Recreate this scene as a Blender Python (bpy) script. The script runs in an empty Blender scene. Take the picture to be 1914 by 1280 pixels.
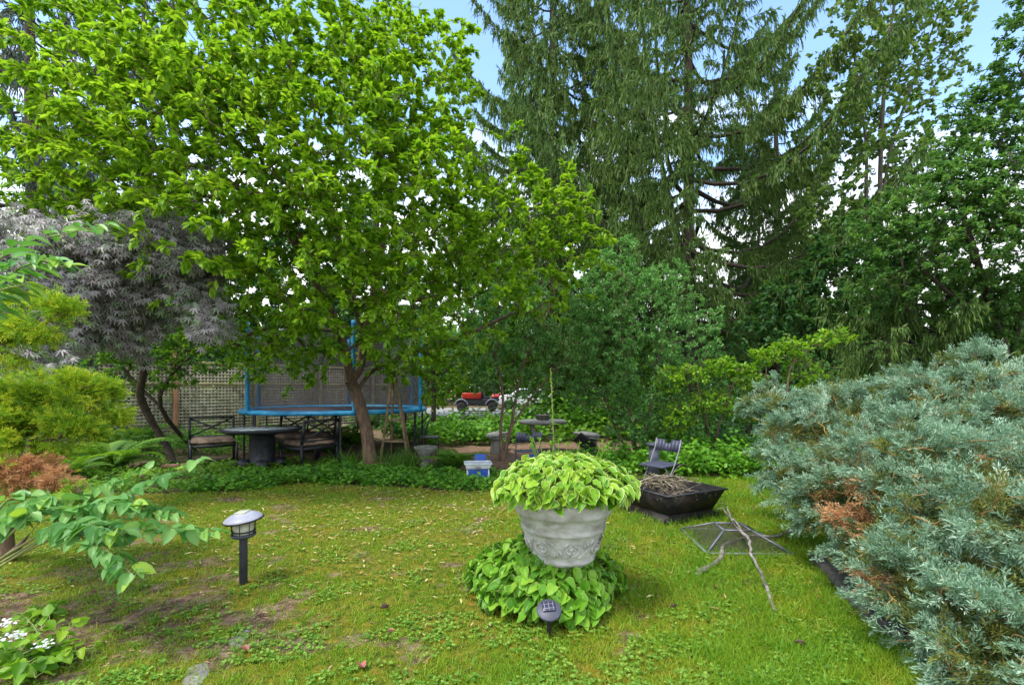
import bpy, math
import numpy as np

S = bpy.context.scene
COL = S.collection
rad = math.radians

# ------------------------------------------------------------------ camera, sky, sun, exposure
F_, CX, HZ, CH = 900.0, 957.0, 725.0, 1.5          # focal length and horizon in photo pixels, eye height
cam = bpy.data.cameras.new('camera')
cam.sensor_width = 36.0
cam.lens = 36.0 * F_ / 1914.0
cam.shift_y = (HZ - 640.0) / 1914.0
cam.clip_start = 0.05
cam.clip_end = 2000
co = bpy.data.objects.new('camera', cam)
COL.objects.link(co)
co.location = (0, 0, CH)
co.rotation_euler = (rad(90), 0, 0)
S.camera = co

SUN_EL, SUN_AZ = 64.0, 232.0     # azimuth clockwise from +Y; the sun stands behind the camera, to its left
w = bpy.data.worlds.new('World')
S.world = w
w.use_nodes = True
nt = w.node_tree
nt.nodes.clear()
out = nt.nodes.new('ShaderNodeOutputWorld')
bg = nt.nodes.new('ShaderNodeBackground')
bg.inputs['Strength'].default_value = 0.15
sky = nt.nodes.new('ShaderNodeTexSky')
sky.sky_type = 'NISHITA'
sky.sun_disc = False
sky.sun_elevation = rad(SUN_EL)
sky.sun_rotation = rad(SUN_AZ)
sky.air_density = 1.0
sky.dust_density = 0.3
sky.ozone_density = 3.2
tc = nt.nodes.new('ShaderNodeTexCoord')
mp = nt.nodes.new('ShaderNodeMapping')
mp.inputs['Scale'].default_value = (1.0, 1.0, 2.6)
mp.inputs['Location'].default_value = (0.35, 0.1, 0.0)
no = nt.nodes.new('ShaderNodeTexNoise')
no.inputs['Scale'].default_value = 2.3
no.inputs['Detail'].default_value = 8
no.inputs['Roughness'].default_value = 0.55
sx = nt.nodes.new('ShaderNodeSeparateXYZ')
el = nt.nodes.new('ShaderNodeMapRange')              # more cloud low down, open blue higher up
el.inputs['From Min'].default_value = 0.20
el.inputs['From Max'].default_value = 0.50
el.inputs['To Min'].default_value = 0.34
el.inputs['To Max'].default_value = -0.10
ad = nt.nodes.new('ShaderNodeMath'); ad.operation = 'ADD'
cr = nt.nodes.new('ShaderNodeValToRGB')
cr.color_ramp.elements[0].position = 0.50
cr.color_ramp.elements[1].position = 0.72
mx = nt.nodes.new('ShaderNodeMix'); mx.data_type = 'RGBA'
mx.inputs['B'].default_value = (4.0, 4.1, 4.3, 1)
L = nt.links.new
L(tc.outputs['Generated'], mp.inputs['Vector']); L(mp.outputs[0], no.inputs['Vector'])
L(tc.outputs['Generated'], sx.inputs[0]); L(sx.outputs['Z'], el.inputs['Value'])
L(no.outputs['Fac'], ad.inputs[0]); L(el.outputs[0], ad.inputs[1])
e2 = nt.nodes.new('ShaderNodeMapRange')              # extra white cloud out of view behind the camera, added as soft fill light
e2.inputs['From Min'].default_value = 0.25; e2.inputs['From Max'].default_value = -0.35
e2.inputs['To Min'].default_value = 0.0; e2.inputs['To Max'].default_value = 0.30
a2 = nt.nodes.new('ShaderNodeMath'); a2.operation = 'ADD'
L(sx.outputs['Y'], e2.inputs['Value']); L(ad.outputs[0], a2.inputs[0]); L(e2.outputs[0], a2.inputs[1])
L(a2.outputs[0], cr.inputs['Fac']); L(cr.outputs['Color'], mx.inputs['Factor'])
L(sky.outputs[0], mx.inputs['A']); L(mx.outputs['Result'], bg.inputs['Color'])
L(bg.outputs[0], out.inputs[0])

sl = bpy.data.lights.new('sun', 'SUN')
sl.energy = 1.4
sl.angle = rad(14)
sl.color = (1.0, 0.94, 0.82)
so = bpy.data.objects.new('sun', sl)
COL.objects.link(so)
_a, _e = rad(SUN_AZ), rad(SUN_EL)
sd = np.array([math.sin(_a) * math.cos(_e), math.cos(_a) * math.cos(_e), math.sin(_e)])
from mathutils import Vector
so.rotation_euler = Vector(sd).to_track_quat('Z', 'Y').to_euler()
so.location = (sd * 30).tolist()

S.view_settings.view_transform = 'Standard'
S.view_settings.look = 'None'
S.view_settings.gamma = 1.0
S.view_settings.exposure = 1.7
S.render.engine = 'CYCLES'
S.cycles.max_bounces = 7
S.cycles.diffuse_bounces = 4
S.cycles.glossy_bounces = 2
S.cycles.transmission_bounces = 4
S.cycles.transparent_max_bounces = 12
S.cycles.caustics_reflective = False
S.cycles.caustics_refractive = False
S.cycles.use_denoising = True
S.render.film_transparent = False

# ------------------------------------------------------------------ helpers
def at(px, py, Y):
    return np.array([(px - CX) / F_ * Y, Y, CH - (py - HZ) / F_ * Y])

def gnd(px, py, z=0.0):
    Y = (CH - z) * F_ / (py - HZ)
    return np.array([(px - CX) / F_ * Y, Y, z])

def nrm(v):
    return v / np.maximum(np.linalg.norm(v, axis=-1, keepdims=True), 1e-9)

class MB:
    """collects faces; build() links them as ONE mesh object"""
    def __init__(s):
        s.V, s.F, s.R, s.A, s.n = [], {}, [], [], 0
    def add(s, V, faces, rnd=0.5, aux=0.0):
        V = np.asarray(V, float).reshape(-1, 3)
        for f in faces:
            f = np.asarray(f, np.int64)
            if f.ndim == 1: f = f[None]
            if len(f): s.F.setdefault(f.shape[1], []).append(f + s.n)
        s.V.append(V)
        s.R.append(np.broadcast_to(np.asarray(rnd, float), (len(V),)).copy())
        s.A.append(np.broadcast_to(np.asarray(aux, float), (len(V),)).copy())
        s.n += len(V)
        return s
    def build(s, name, mat, parent=None, loc=None, smooth=False, bevel=0):
        V = np.concatenate(s.V)
        if parent is not None:
            o_ = np.zeros(3); q = parent
            while q is not None:
                o_ += np.array(q.location); q = q.parent
            V = V - o_
        elif loc is not None:
            V = V - np.asarray(loc)
        me = bpy.data.meshes.new(name)
        me.vertices.add(len(V)); me.vertices.foreach_set('co', V.astype(np.float32).ravel())
        idx, tot = [], []
        for k, fl in s.F.items():
            f = np.concatenate(fl); idx.append(f.ravel()); tot.append(np.full(len(f), k))
        idx = np.concatenate(idx); tot = np.concatenate(tot)
        me.loops.add(len(idx)); me.loops.foreach_set('vertex_index', idx.astype(np.int32))
        me.polygons.add(len(tot))
        st = np.concatenate([[0], np.cumsum(tot)[:-1]])
        me.polygons.foreach_set('loop_start', st.astype(np.int32))
        me.polygons.foreach_set('loop_total', tot.astype(np.int32))
        me.update(calc_edges=True)
        for nm, arr in (('rnd', s.R), ('aux', s.A)):
            a = me.attributes.new(nm, 'FLOAT', 'POINT')
            a.data.foreach_set('value', np.concatenate(arr).astype(np.float32))
        me.materials.append(mat)
        if smooth:
            me.polygons.foreach_set('use_smooth', np.ones(len(tot), bool))
        me.update()
        o = bpy.data.objects.new(name, me)
        COL.objects.link(o)
        if parent is not None: o.parent = parent
        elif loc is not None: o.location = [float(c) for c in loc]
        if bevel:
            b = o.modifiers.new('bevel', 'BEVEL'); b.width = bevel; b.segments = 2; b.limit_method = 'ANGLE'
        return o

def empty(name, loc=(0, 0, 0)):
    o = bpy.data.objects.new(name, None); COL.objects.link(o)
    o.location = [float(c) for c in loc]; o.empty_display_size = 0.2
    return o

def tag(o, label=None, cat=None, group=None, kind=None):
    if label: o['label'] = label
    if cat: o['category'] = cat
    if group: o['group'] = group
    if kind: o['kind'] = kind
    return o

def copy_tree(o, parent=None):
    c = o.copy(); COL.objects.link(c)
    if parent is not None: c.parent = parent
    for ch in list(o.children): copy_tree(ch, c)
    return c

def rotz(a):
    c, s_ = math.cos(a), math.sin(a)
    return np.array([[c, -s_, 0], [s_, c, 0], [0, 0, 1.0]])

BOXF = np.array([[0, 3, 2, 1], [4, 5, 6, 7], [0, 1, 5, 4], [1, 2, 6, 5], [2, 3, 7, 6], [3, 0, 4, 7]])
def box(mb, c, s, M=None, rnd=0.5, top=1.0):
    x, y, z = np.array(s) / 2.0
    V = np.array([[-x, -y, -z], [x, -y, -z], [x, y, -z], [-x, y, -z], [-x * top, -y * top, z], [x * top, -y * top, z], [x * top, y * top, z], [-x * top, y * top, z]])
    if M is not None: V = V @ np.asarray(M).T
    mb.add(V + np.asarray(c, float), [BOXF], rnd)
    return mb

def bar(mb, a, b, wd, th, up=(0, 0, 1), rnd=0.5):
    a, b = np.asarray(a, float), np.asarray(b, float)
    d = b - a; l = np.linalg.norm(d); d = d / l
    u = np.asarray(up, float); sd_ = np.cross(d, u)
    if np.linalg.norm(sd_) < 1e-3: sd_ = np.cross(d, (1, 0, 0.01))
    sd_ = sd_ / np.linalg.norm(sd_); n = np.cross(sd_, d)
    return box(mb, (a + b) / 2, (l, wd, th), np.stack([d, sd_, n], 1), rnd)

def tubes(mb, P, R, k=5, rnd=0.5, cap=False, aux=0.0):
    P = np.asarray(P, float); R = np.asarray(R, float)
    if P.ndim == 2: P = P[None]; R = np.broadcast_to(R, P.shape[1:2])[None]
    n, m, _ = P.shape
    R = np.broadcast_to(R, (n, m))
    T = nrm(np.gradient(P, axis=1))
    avg = nrm(P[:, -1] - P[:, 0] + 1e-6)
    ref = np.where(np.abs(avg[:, 2:3]) > 0.75, np.array([[1.0, 0.1, 0]]), np.array([[0, 0.05, 1.0]]))[:, None]
    U = nrm(np.cross(T, np.broadcast_to(ref, T.shape))); W = np.cross(T, U)
    a = np.arange(k) * 2 * np.pi / k
    V = P[:, :, None] + R[:, :, None, None] * (np.cos(a)[None, None, :, None] * U[:, :, None] + np.sin(a)[None, None, :, None] * W[:, :, None])
    i, j, q = np.meshgrid(np.arange(n), np.arange(m - 1), np.arange(k), indexing='ij')
    b = i * m * k + j * k
    q2 = (q + 1) % k
    Fq = np.stack([b + q, b + q2, b + k + q2, b + k + q], -1).reshape(-1, 4)
    fs = [Fq]
    if cap:
        for t in range(n):
            fs.append((t * m * k + np.arange(k))[::-1][None]); fs.append((t * m * k + (m - 1) * k + np.arange(k))[None])
    r = np.broadcast_to(np.asarray(rnd, float).reshape(-1, 1), (n, m * k)).ravel() if np.ndim(rnd) else rnd
    mb.add(V.reshape(-1, 3), fs, r, aux)
    return mb

def lathe(mb, prof, c=(0, 0, 0), k=32, M=None, rnd=0.5, sx_=1, sy_=1):
    pr = np.asarray(prof, float); m = len(pr)
    a = np.arange(k) * 2 * np.pi / k
    V = np.stack([pr[:, 0][:, None] * np.cos(a) * sx_, pr[:, 0][:, None] * np.sin(a) * sy_, np.repeat(pr[:, 1][:, None], k, 1)], -1).reshape(-1, 3)
    if M is not None: V = V @ np.asarray(M).T
    j, q = np.meshgrid(np.arange(m - 1), np.arange(k), indexing='ij')
    b = j * k; q2 = (q + 1) % k
    fs = [np.stack([b + q, b + q2, b + k + q2, b + k + q], -1).reshape(-1, 4)]
    if pr[0, 0] > 1e-4: fs.append(np.arange(k)[::-1][None])
    if pr[-1, 0] > 1e-4: fs.append(((m - 1) * k + np.arange(k))[None])
    mb.add(V + np.asarray(c, float), fs, rnd)
    return mb

# ---- leaf templates: columns u (along), v (across), w (normal), aux
T_DIA = (np.array([[0, 0, 0, 0], [.45, .5, .06, 0], [1, 0, -.03, 0], [.45, -.5, .06, 0.]]), [np.array([[0, 3, 2, 1]])])
T_FOLD = (np.array([[0, 0, 0, 0], [.35, 0, .0, 0], [.72, 0, -.04, 0], [1, 0, -.13, 0],
                    [.3, .42, .09, 1], [.68, .5, .04, 1], [.3, -.42, .09, 1], [.68, -.5, .04, 1.]]),
          [np.array([[0, 1, 4], [2, 3, 5], [0, 6, 1], [2, 7, 3]]), np.array([[1, 2, 5, 4], [1, 6, 7, 2]])])

def t_ovate(nu=6, pointy=.55, base=.18, cup=.12, droop=.22, serr=0.0, wave=0.0, wid=.5):
    us = np.linspace(0, 1, nu + 1)
    rows, A = [], []
    for iu, u in enumerate(us):
        hw = wid * (math.sin(math.pi * min(1, u ** .62 * 1.0)) ** .75 if u < 1 else 0) if u > 0 else .02
        hw = max(hw, .015)
        if serr and iu % 2: hw *= 1 - serr
        for v in (-1, -.78, -.4, 0, .4, .78, 1):
            back = -base * (abs(v) ** 2) * (1 - u) ** 3 * 1.0
            rows.append([u + back, v * hw, cup * abs(v) ** 1.5 * hw * 2 - droop * u * u + wave * math.sin(u * 14) * abs(v) ** 2, 0])
            A.append(1.0 if abs(v) == 1 else (0.0))
    R = np.array(rows); R[:, 3] = A
    R[-7:, 3] = 1; R[-7:, 1] *= .2
    j, q = np.meshgrid(np.arange(nu), np.arange(6), indexing='ij')
    b = j * 7 + q
    return R, [np.stack([b, b + 7, b + 8, b + 1], -1).reshape(-1, 4)]

def t_maple(lobes=7, notch=.3):
    pts = [[0, 0, 0, 0]]
    angs = np.linspace(-130, 130, lobes)
    lens = [1 - .42 * (abs(a) / 130) ** 1.5 for a in angs]
    fs = []
    ring = []
    for i, (a, l) in enumerate(zip(angs, lens)):
        r = rad(a)
        for da, rr in ((-5, .55), (0, 1.0), (5, .55)):
            q = rad(a + da * 2.0)
            ring.append([.25 + l * rr * math.cos(q) * .75, l * rr * math.sin(q) * .75, -.22 * rr * rr, 1 if rr == 1 else .3])
        if i < lobes - 1:
            q = rad((a + angs[i + 1]) / 2)
            ring.append([.25 + notch * l * math.cos(q) * .75, notch * l * math.sin(q) * .75, .02, 0])
    pts = [[.25, 0, 0, 0]] + ring
    n = len(ring)
    fs = [[0, i + 1, i + 2] for i in range(n - 1)]
    return np.array(pts, float), [np.array(fs)]

def place(mb, tpl, P, D, N, Ln, Wd=None, rnd=None, rng=None):
    """puts a copy of a template at every P, all in one mesh"""
    T, fs = tpl
    n, m = len(P), len(T)
    if n == 0: return mb
    D = nrm(D); S_ = nrm(np.cross(N, D)); N = np.cross(D, S_)
    Ln = np.broadcast_to(np.asarray(Ln, float), (n,)); Wd = Ln if Wd is None else np.broadcast_to(np.asarray(Wd, float), (n,))
    V = (P[:, None] + Ln[:, None, None] * (T[None, :, 0:1] * D[:, None] + T[None, :, 2:3] * N[:, None])
         + Wd[:, None, None] * T[None, :, 1:2] * S_[:, None])
    off = (np.arange(n) * m)
    FF = [(off[:, None, None] + f[None]).reshape(-1, f.shape[1]) for f in fs]
    r = np.repeat(rnd if rnd is not None else np.full(n, .5), m)
    mb.add(V.reshape(-1, 3), FF, r, np.tile(T[:, 3], n))
    return mb

def layer(p, rng, sp, frac=.8, wave=.25, jit=.12):
    """draws points into wavy tiers, as branches spread in plates"""
    q = p.copy(); off = wave * np.sin(p[:, 0] * 1.7 + 1) + wave * np.cos(p[:, 1] * 1.9) + wave * .5 * np.sin(p[:, 0] * 4.1 + p[:, 1] * 3)
    z = np.round((p[:, 2] - off) / sp) * sp + off + rng.normal(size=len(p)) * sp * jit
    s_ = rng.random(len(p)) < frac
    q[s_, 2] = np.maximum(z[s_], .08)
    return q

def rdir(rng, n):
    return nrm(rng.normal(size=(n, 3)))

def sample_blobs(rng, blobs, n, shell=.45, ex=2.3):
    """points inside a union of balls (x,y,z,r[,flat]), most of them towards the outside"""
    B = np.array([list(b) + [1.0] * (5 - len(b)) for b in blobs], float)
    wt = B[:, 3] ** ex; wt /= wt.sum()
    out_ = []
    while len(out_) < n:
        i = rng.choice(len(B), p=wt)
        d = nrm(rng.normal(size=3)); r = B[i, 3] * (shell + (1 - shell) * rng.random() ** .5)
        p = B[i, :3] + d * r * np.array([1, 1, B[i, 4]])
        q = (p - B[:, :3]) / np.array([1, 1, 1.0]); q[:, 2] /= B[:, 4]
        dd = np.linalg.norm(q, axis=1) / B[:, 3]; dd[i] = 1
        if dd.min() < shell * .75: continue
        if p[2] < .05: continue
        out_.append(p)
    return np.array(out_)

def grow(rng, trunks, tips, m=5, rtip=.004, rbase=.15, up=.12, pl=.18, jit=.04, k=5, wob=.0):
    """trunks: list of polylines; tips join the nearest branch. returns bark MB and the twig chains"""
    pos, par, plen = [], [], []
    tr_idx = []
    for tp in trunks:
        tp = np.asarray(tp, float)
        ids = []
        for i, p in enumerate(tp):
            if i == 0:
                if pos:
                    j = int(np.argmin(np.linalg.norm(np.array(pos) - p, axis=1))); ids.append(j); continue
                par.append(-1); plen.append(0)
            else:
                par.append(ids[-1]); plen.append(plen[ids[-1]] + np.linalg.norm(p - pos[ids[-1]]))
            ids.append(len(pos)); pos.append(p)
        tr_idx.append(ids)
    n0 = len(pos); N = n0 + len(tips) * m
    P = np.zeros((N, 3)); P[:n0] = pos
    PL = np.zeros(N); PL[:n0] = plen
    PA = np.full(N, -1); PA[:n0] = par
    cnt = n0
    d0 = np.min(np.linalg.norm(tips[:, None] - P[None, :n0], axis=2), axis=1)
    order = np.argsort(d0 + rng.random(len(d0)) * .3)
    chains = np.zeros((len(tips), m + 1, 3)); cid = np.zeros((len(tips), m + 1), int)
    for c, ti in enumerate(order):
        t = tips[ti]
        dv = t - P[:cnt]; d = np.linalg.norm(dv, axis=1)
        cost = d + pl * PL[:cnt]
        cost[d < .03] += 5
        if n0 > 3: cost[0] += 50; cost[PA[:cnt] == 0] += 1.5
        a = int(np.argmin(cost)); dd = d[a]; dirv = dv[a] / dd
        pa = PA[a]
        tg = nrm(P[a] - P[pa]) if pa >= 0 else np.array([0, 0, 1.0])
        ctrl = P[a] + .5 * dd * nrm(tg * .55 + dirv + np.array([0, 0, up]))
        s_ = (np.arange(1, m + 1) / m)[:, None]
        q = (1 - s_) ** 2 * P[a] + 2 * s_ * (1 - s_) * ctrl + s_ ** 2 * t
        q[:-1] += rng.normal(size=(m - 1, 3)) * jit * dd
        P[cnt:cnt + m] = q
        PA[cnt] = a; PA[cnt + 1:cnt + m] = np.arange(cnt, cnt + m - 1)
        PL[cnt:cnt + m] = PL[a] + dd * s_[:, 0]
        chains[c, 0] = P[a]; chains[c, 1:] = q; cid[c, 0] = cnt; cid[c, 1:] = np.arange(cnt, cnt + m)
        cnt += m
    e = math.log(max(len(tips), 2)) / math.log(rbase / rtip)
    A = np.zeros(cnt)
    for i in range(cnt - 1, -1, -1):
        A[i] = max(A[i], rtip ** e)
        if PA[i] >= 0: A[PA[i]] += A[i]
    R = A ** (1 / e)
    mb = MB()
    for ids in tr_idx:
        rr = R[ids].copy(); rr = np.maximum.accumulate(rr[::-1])[::-1]
        if ids[0] == 0: rr[0] *= 1.25
        else: rr[0] = rr[1] * 1.1
        pts = P[ids]
        # refine the trunk so that it bends smoothly
        tt = np.linspace(0, len(ids) - 1, (len(ids) - 1) * 4 + 1)
        i0 = np.clip(tt.astype(int), 0, len(ids) - 2); f = (tt - i0)[:, None]
        pm = pts[np.clip(i0 - 1, 0, None)]; p0 = pts[i0]; p1 = pts[i0 + 1]; p2 = pts[np.clip(i0 + 2, None, len(ids) - 1)]
        cm = .5 * ((2 * p0) + (-pm + p1) * f + (2 * pm - 5 * p0 + 4 * p1 - p2) * f ** 2 + (-pm + 3 * p0 - 3 * p1 + p2) * f ** 3)
        rf = np.interp(tt, np.arange(len(ids)), rr) * (1 + .06 * np.sin(tt * 3.1 + pts[0, 0]))
        tubes(mb, cm, rf, 10)
    tubes(mb, chains, np.maximum(R[cid], rtip), k)
    return mb, chains

def along(chains, t):
    """point and tangent at t (n,per) in 0..1 on chains (n,m,3)"""
    n, m, _ = chains.shape
    x = np.clip(t, 0, .9999) * (m - 1); i = x.astype(int); f = (x - i)[..., None]
    ar = np.arange(n)[:, None]
    a, b = chains[ar, i], chains[ar, i + 1]
    return a + (b - a) * f, nrm(b - a + 1e-9)

def foliage(mb, rng, chains, per, tpl, ln, wr=.45, t0=.35, spread=(.5, 1.25), upn=.8, droop=0., tipb=.5, flat=0., jitter=.03, lnv=.35, rnd_bias=0., outn=None):
    n = len(chains)
    t = t0 + (1 - t0) * rng.random((n, per)) ** tipb
    p, T = along(chains, t)
    p = p.reshape(-1, 3); T = T.reshape(-1, 3); t = t.ravel()
    r = rdir(rng, len(p)); r[:, 2] *= (1 - flat); r = nrm(r - (r * T).sum(1, keepdims=True) * T)
    a = (spread[0] + (spread[1] - spread[0]) * (1 - (t - t0) / (1 - t0 + 1e-6)) + rng.normal(size=len(p)) * .15)[:, None]
    D = T * np.cos(a) + r * np.sin(a); D[:, 2] -= droop
    D = nrm(D)
    N = nrm(np.array([0, 0, upn]) + rdir(rng, len(p)) * .55)
    if outn is not None:
        ow = p - np.asarray(outn[0]); ow[:, 2] = 0; ow = nrm(ow)
        N = nrm(N * .55 + ow * outn[1] + .3 * rdir(rng, len(p))); D = nrm(D * .5 + ow * .35 + np.array([0, 0, -.55]))
    L_ = ln * (1 - lnv * rng.random(len(p)))
    cl = np.repeat(rng.random(n), per)
    rn = np.clip(.55 * rng.random(len(p)) + .45 * cl + rnd_bias, 0, 1)
    place(mb, tpl, p + rng.normal(size=p.shape) * jitter, D, N, L_, L_ * wr, rn)
    return mb

# ------------------------------------------------------------------ materials
def newmat(name):
    m = bpy.data.materials.new(name); m.use_nodes = True
    t = m.node_tree; b = t.nodes['Principled BSDF']
    return m, t, b

def ramp(t, cols):
    r = t.nodes.new('ShaderNodeValToRGB'); e = r.color_ramp.elements
    while len(e) < len(cols): e.new(.5)
    for i, c in enumerate(cols):
        pz, cc = c if isinstance(c[0], float) and isinstance(c[1], tuple) else (i / (len(cols) - 1), c)
        e[i].position = pz; e[i].color = (*cc, 1)
    return r

def leafmat(name, cols, transl=.38, rough=.5, tint=(1.5, 1.45, .8), edge=None, spec=.3, noise=0.):
    m, t, b = newmat(name)
    at_ = t.nodes.new('ShaderNodeAttribute'); at_.attribute_name = 'rnd'
    r = ramp(t, cols); t.links.new(at_.outputs['Fac'], r.inputs['Fac'])
    c = r.outputs['Color']
    if edge:
        ax = t.nodes.new('ShaderNodeAttribute'); ax.attribute_name = 'aux'
        mr = t.nodes.new('ShaderNodeMapRange'); mr.inputs['From Min'].default_value = edge[1]; mr.inputs['From Max'].default_value = edge[2]
        t.links.new(ax.outputs['Fac'], mr.inputs['Value'])
        mxx = t.nodes.new('ShaderNodeMix'); mxx.data_type = 'RGBA'; mxx.inputs['B'].default_value = (*edge[0], 1)
        t.links.new(mr.outputs[0], mxx.inputs['Factor']); t.links.new(c, mxx.inputs['A']); c = mxx.outputs['Result']
    t.links.new(c, b.inputs['Base Color'])
    b.inputs['Roughness'].default_value = rough
    b.inputs['Specular IOR Level'].default_value = spec
    if transl > 0:
        tr = t.nodes.new('ShaderNodeBsdfTranslucent')
        mu = t.nodes.new('ShaderNodeMix'); mu.data_type = 'RGBA'; mu.blend_type = 'MULTIPLY'; mu.inputs['Factor'].default_value = 1
        mu.inputs['B'].default_value = (*tint, 1)
        t.links.new(c, mu.inputs['A']); t.links.new(mu.outputs['Result'], tr.inputs['Color'])
        ms = t.nodes.new('ShaderNodeMixShader'); ms.inputs[0].default_value = transl
        t.links.new(b.outputs[0], ms.inputs[1]); t.links.new(tr.outputs[0], ms.inputs[2])
        t.links.new(ms.outputs[0], t.nodes['Material Output'].inputs['Surface'])
    return m

def surf(name, cols, scale=8., rough=.7, bump=.0, metal=0., detail=6., stretch=(1, 1, 1), coords='Object', spec=.4, bscale=None, contrast=(.3, .7)):
    m, t, b = newmat(name)
    tc_ = t.nodes.new('ShaderNodeTexCoord'); mp_ = t.nodes.new('ShaderNodeMapping'); mp_.inputs['Scale'].default_value = stretch
    t.links.new(tc_.outputs[coords], mp_.inputs[0])
    n_ = t.nodes.new('ShaderNodeTexNoise'); n_.inputs['Scale'].default_value = scale; n_.inputs['Detail'].default_value = detail
    n_.inputs['Roughness'].default_value = .62
    t.links.new(mp_.outputs[0], n_.inputs['Vector'])
    k = len(cols)
    r = ramp(t, [(contrast[0] + (contrast[1] - contrast[0]) * i / max(k - 1, 1), c) for i, c in enumerate(cols)])
    t.links.new(n_.outputs['Fac'], r.inputs['Fac']); t.links.new(r.outputs['Color'], b.inputs['Base Color'])
    b.inputs['Roughness'].default_value = rough; b.inputs['Metallic'].default_value = metal
    b.inputs['Specular IOR Level'].default_value = spec
    if bump:
        n2 = t.nodes.new('ShaderNodeTexNoise'); n2.inputs['Scale'].default_value = bscale or scale * 3; n2.inputs['Detail'].default_value = 6
        t.links.new(mp_.outputs[0], n2.inputs['Vector'])
        bp = t.nodes.new('ShaderNodeBump'); bp.inputs['Strength'].default_value = bump; bp.inputs['Distance'].default_value = .02
        t.links.new(n2.outputs['Fac'], bp.inputs['Height']); t.links.new(bp.outputs[0], b.inputs['Normal'])
    return m

def screenmat(name, col, alpha):
    m, t, b = newmat(name)
    b.inputs['Base Color'].default_value = (*col, 1); b.inputs['Roughness'].default_value = .7
    tr = t.nodes.new('ShaderNodeBsdfTransparent'); ms = t.nodes.new('ShaderNodeMixShader'); ms.inputs[0].default_value = alpha
    t.links.new(tr.outputs[0], ms.inputs[1]); t.links.new(b.outputs[0], ms.inputs[2])
    t.links.new(ms.outputs[0], t.nodes['Material Output'].inputs['Surface'])
    return m

M = {}
M['magnolia'] = leafmat('magnolia_leaf', [(.11, .27, .018), (.18, .37, .022), (.26, .46, .03), (.38, .57, .05)], .52, .38, (1.4, 1.3, .7))
M['maple'] = leafmat('purple_maple_leaf', [(.11, .20, .09), (.22, .21, .21), (.38, .36, .39), (.26, .42, .20)], .3, .38, (1.1, 1.2, .8), spec=.4)
M['spruce'] = leafmat('spruce_needle', [(.05, .115, .032), (.09, .18, .042), (.13, .225, .048), (.21, .27, .06)], .35, .6, (1.1, 1.3, .7))
M['blue_spruce'] = leafmat('blue_spruce_needle', [(.04, .085, .06), (.065, .13, .10), (.11, .15, .12), (.2, .12, .07)], .25, .6)
M['juniper_blue'] = leafmat('blue_juniper_scale', [(.08, .16, .09), (.18, .32, .20), (.33, .50, .355), (.56, .72, .56)], .2, .55, (1.2, 1.3, 1.0))
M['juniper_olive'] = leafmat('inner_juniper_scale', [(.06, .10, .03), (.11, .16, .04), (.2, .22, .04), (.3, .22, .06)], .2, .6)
M['juniper_gold'] = leafmat('golden_juniper_scale', [(.07, .20, .015), (.19, .37, .02), (.42, .55, .03), (.70, .68, .06)], .3, .5, (1.3, 1.3, .7))
M['dead'] = leafmat('dead_brown_scale', [(.20, .09, .035), (.42, .21, .09), (.58, .33, .16), (.66, .45, .25)], .2, .7, (1.2, 1.0, .7))
M['poplar'] = leafmat('poplar_leaf', [(.06, .14, .03), (.10, .20, .045), (.16, .28, .06), (.24, .34, .08)], .42, .4)
M['green'] = leafmat('mid_green_leaf', [(.04, .13, .015), (.085, .22, .02), (.14, .30, .03), (.24, .40, .035)], .45, .45)
M['bluegreen'] = leafmat('blue_green_leaf', [(.06, .19, .035), (.11, .29, .07), (.18, .38, .11), (.27, .47, .17)], .4, .5, (1.2, 1.3, .8))
M['lime'] = leafmat('lime_leaf', [(.07, .20, .012), (.14, .31, .02), (.22, .40, .03), (.34, .50, .04)], .42, .45)
M['cool'] = leafmat('cool_green_leaf', [(.04, .12, .035), (.075, .19, .05), (.12, .27, .065), (.20, .35, .07)], .42, .45)
M['dark'] = leafmat('dark_green_leaf', [(.028, .10, .03), (.05, .15, .045), (.08, .20, .055), (.13, .26, .05)], .4, .5)
M['mulberry'] = leafmat('broad_leaf', [(.08, .24, .05), (.14, .34, .08), (.23, .43, .12), (.36, .54, .06)], .35, .38, (1.3, 1.35, .7), edge=((.10, .28, .09), .0, 2.0))
M['hosta'] = leafmat('hosta_leaf', [(.08, .25, .012), (.15, .35, .018), (.22, .42, .025), (.31, .48, .04)], .3, .38, (1.3, 1.3, .7), edge=((.80, .84, .35), .35, 1.1))
M['hosta_low'] = leafmat('low_hosta_leaf', [(.06, .20, .015), (.11, .30, .02), (.17, .38, .03), (.24, .44, .04)], .3, .38, (1.3, 1.3, .7), edge=((.40, .58, .12), .45, 1.15))
M['cover'] = leafmat('ground_cover_leaf', [(.045, .16, .015), (.09, .26, .02), (.14, .34, .03), (.22, .42, .04)], .35, .42)
M['fern'] = leafmat('fern_frond', [(.04, .13, .015), (.07, .20, .02), (.12, .27, .03), (.18, .33, .04)], .4, .5)
M['grass'] = leafmat('grass_blade', [(.09, .24, .015), (.16, .33, .018), (.25, .36, .02), (.38, .34, .04)], .35, .5)
M['clover'] = leafmat('clover_leaf', [(.06, .18, .02), (.12, .28, .03), (.20, .36, .05), (.30, .42, .06)], .3, .5)
M['litter'] = leafmat('fallen_leaf', [(.30, .22, .08), (.48, .42, .16), (.6, .55, .25), (.35, .2, .1)], .15, .6, (1, 1, 1))
M['chip'] = leafmat('wood_chip', [(.12, .07, .04), (.25, .14, .08), (.40, .22, .15), (.5, .38, .22)], .05, .7, (1, 1, 1))
M['petal'] = leafmat('white_petal', [(.7, .72, .75), (.85, .85, .85), (.8, .8, .85)], .3, .5, (1, 1, 1))
M['bark_mag'] = surf('grey_brown_bark', [(.06, .045, .032), (.15, .10, .07), (.24, .17, .11)], 6, .85, .9, stretch=(3, 3, .9), bscale=14)
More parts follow.
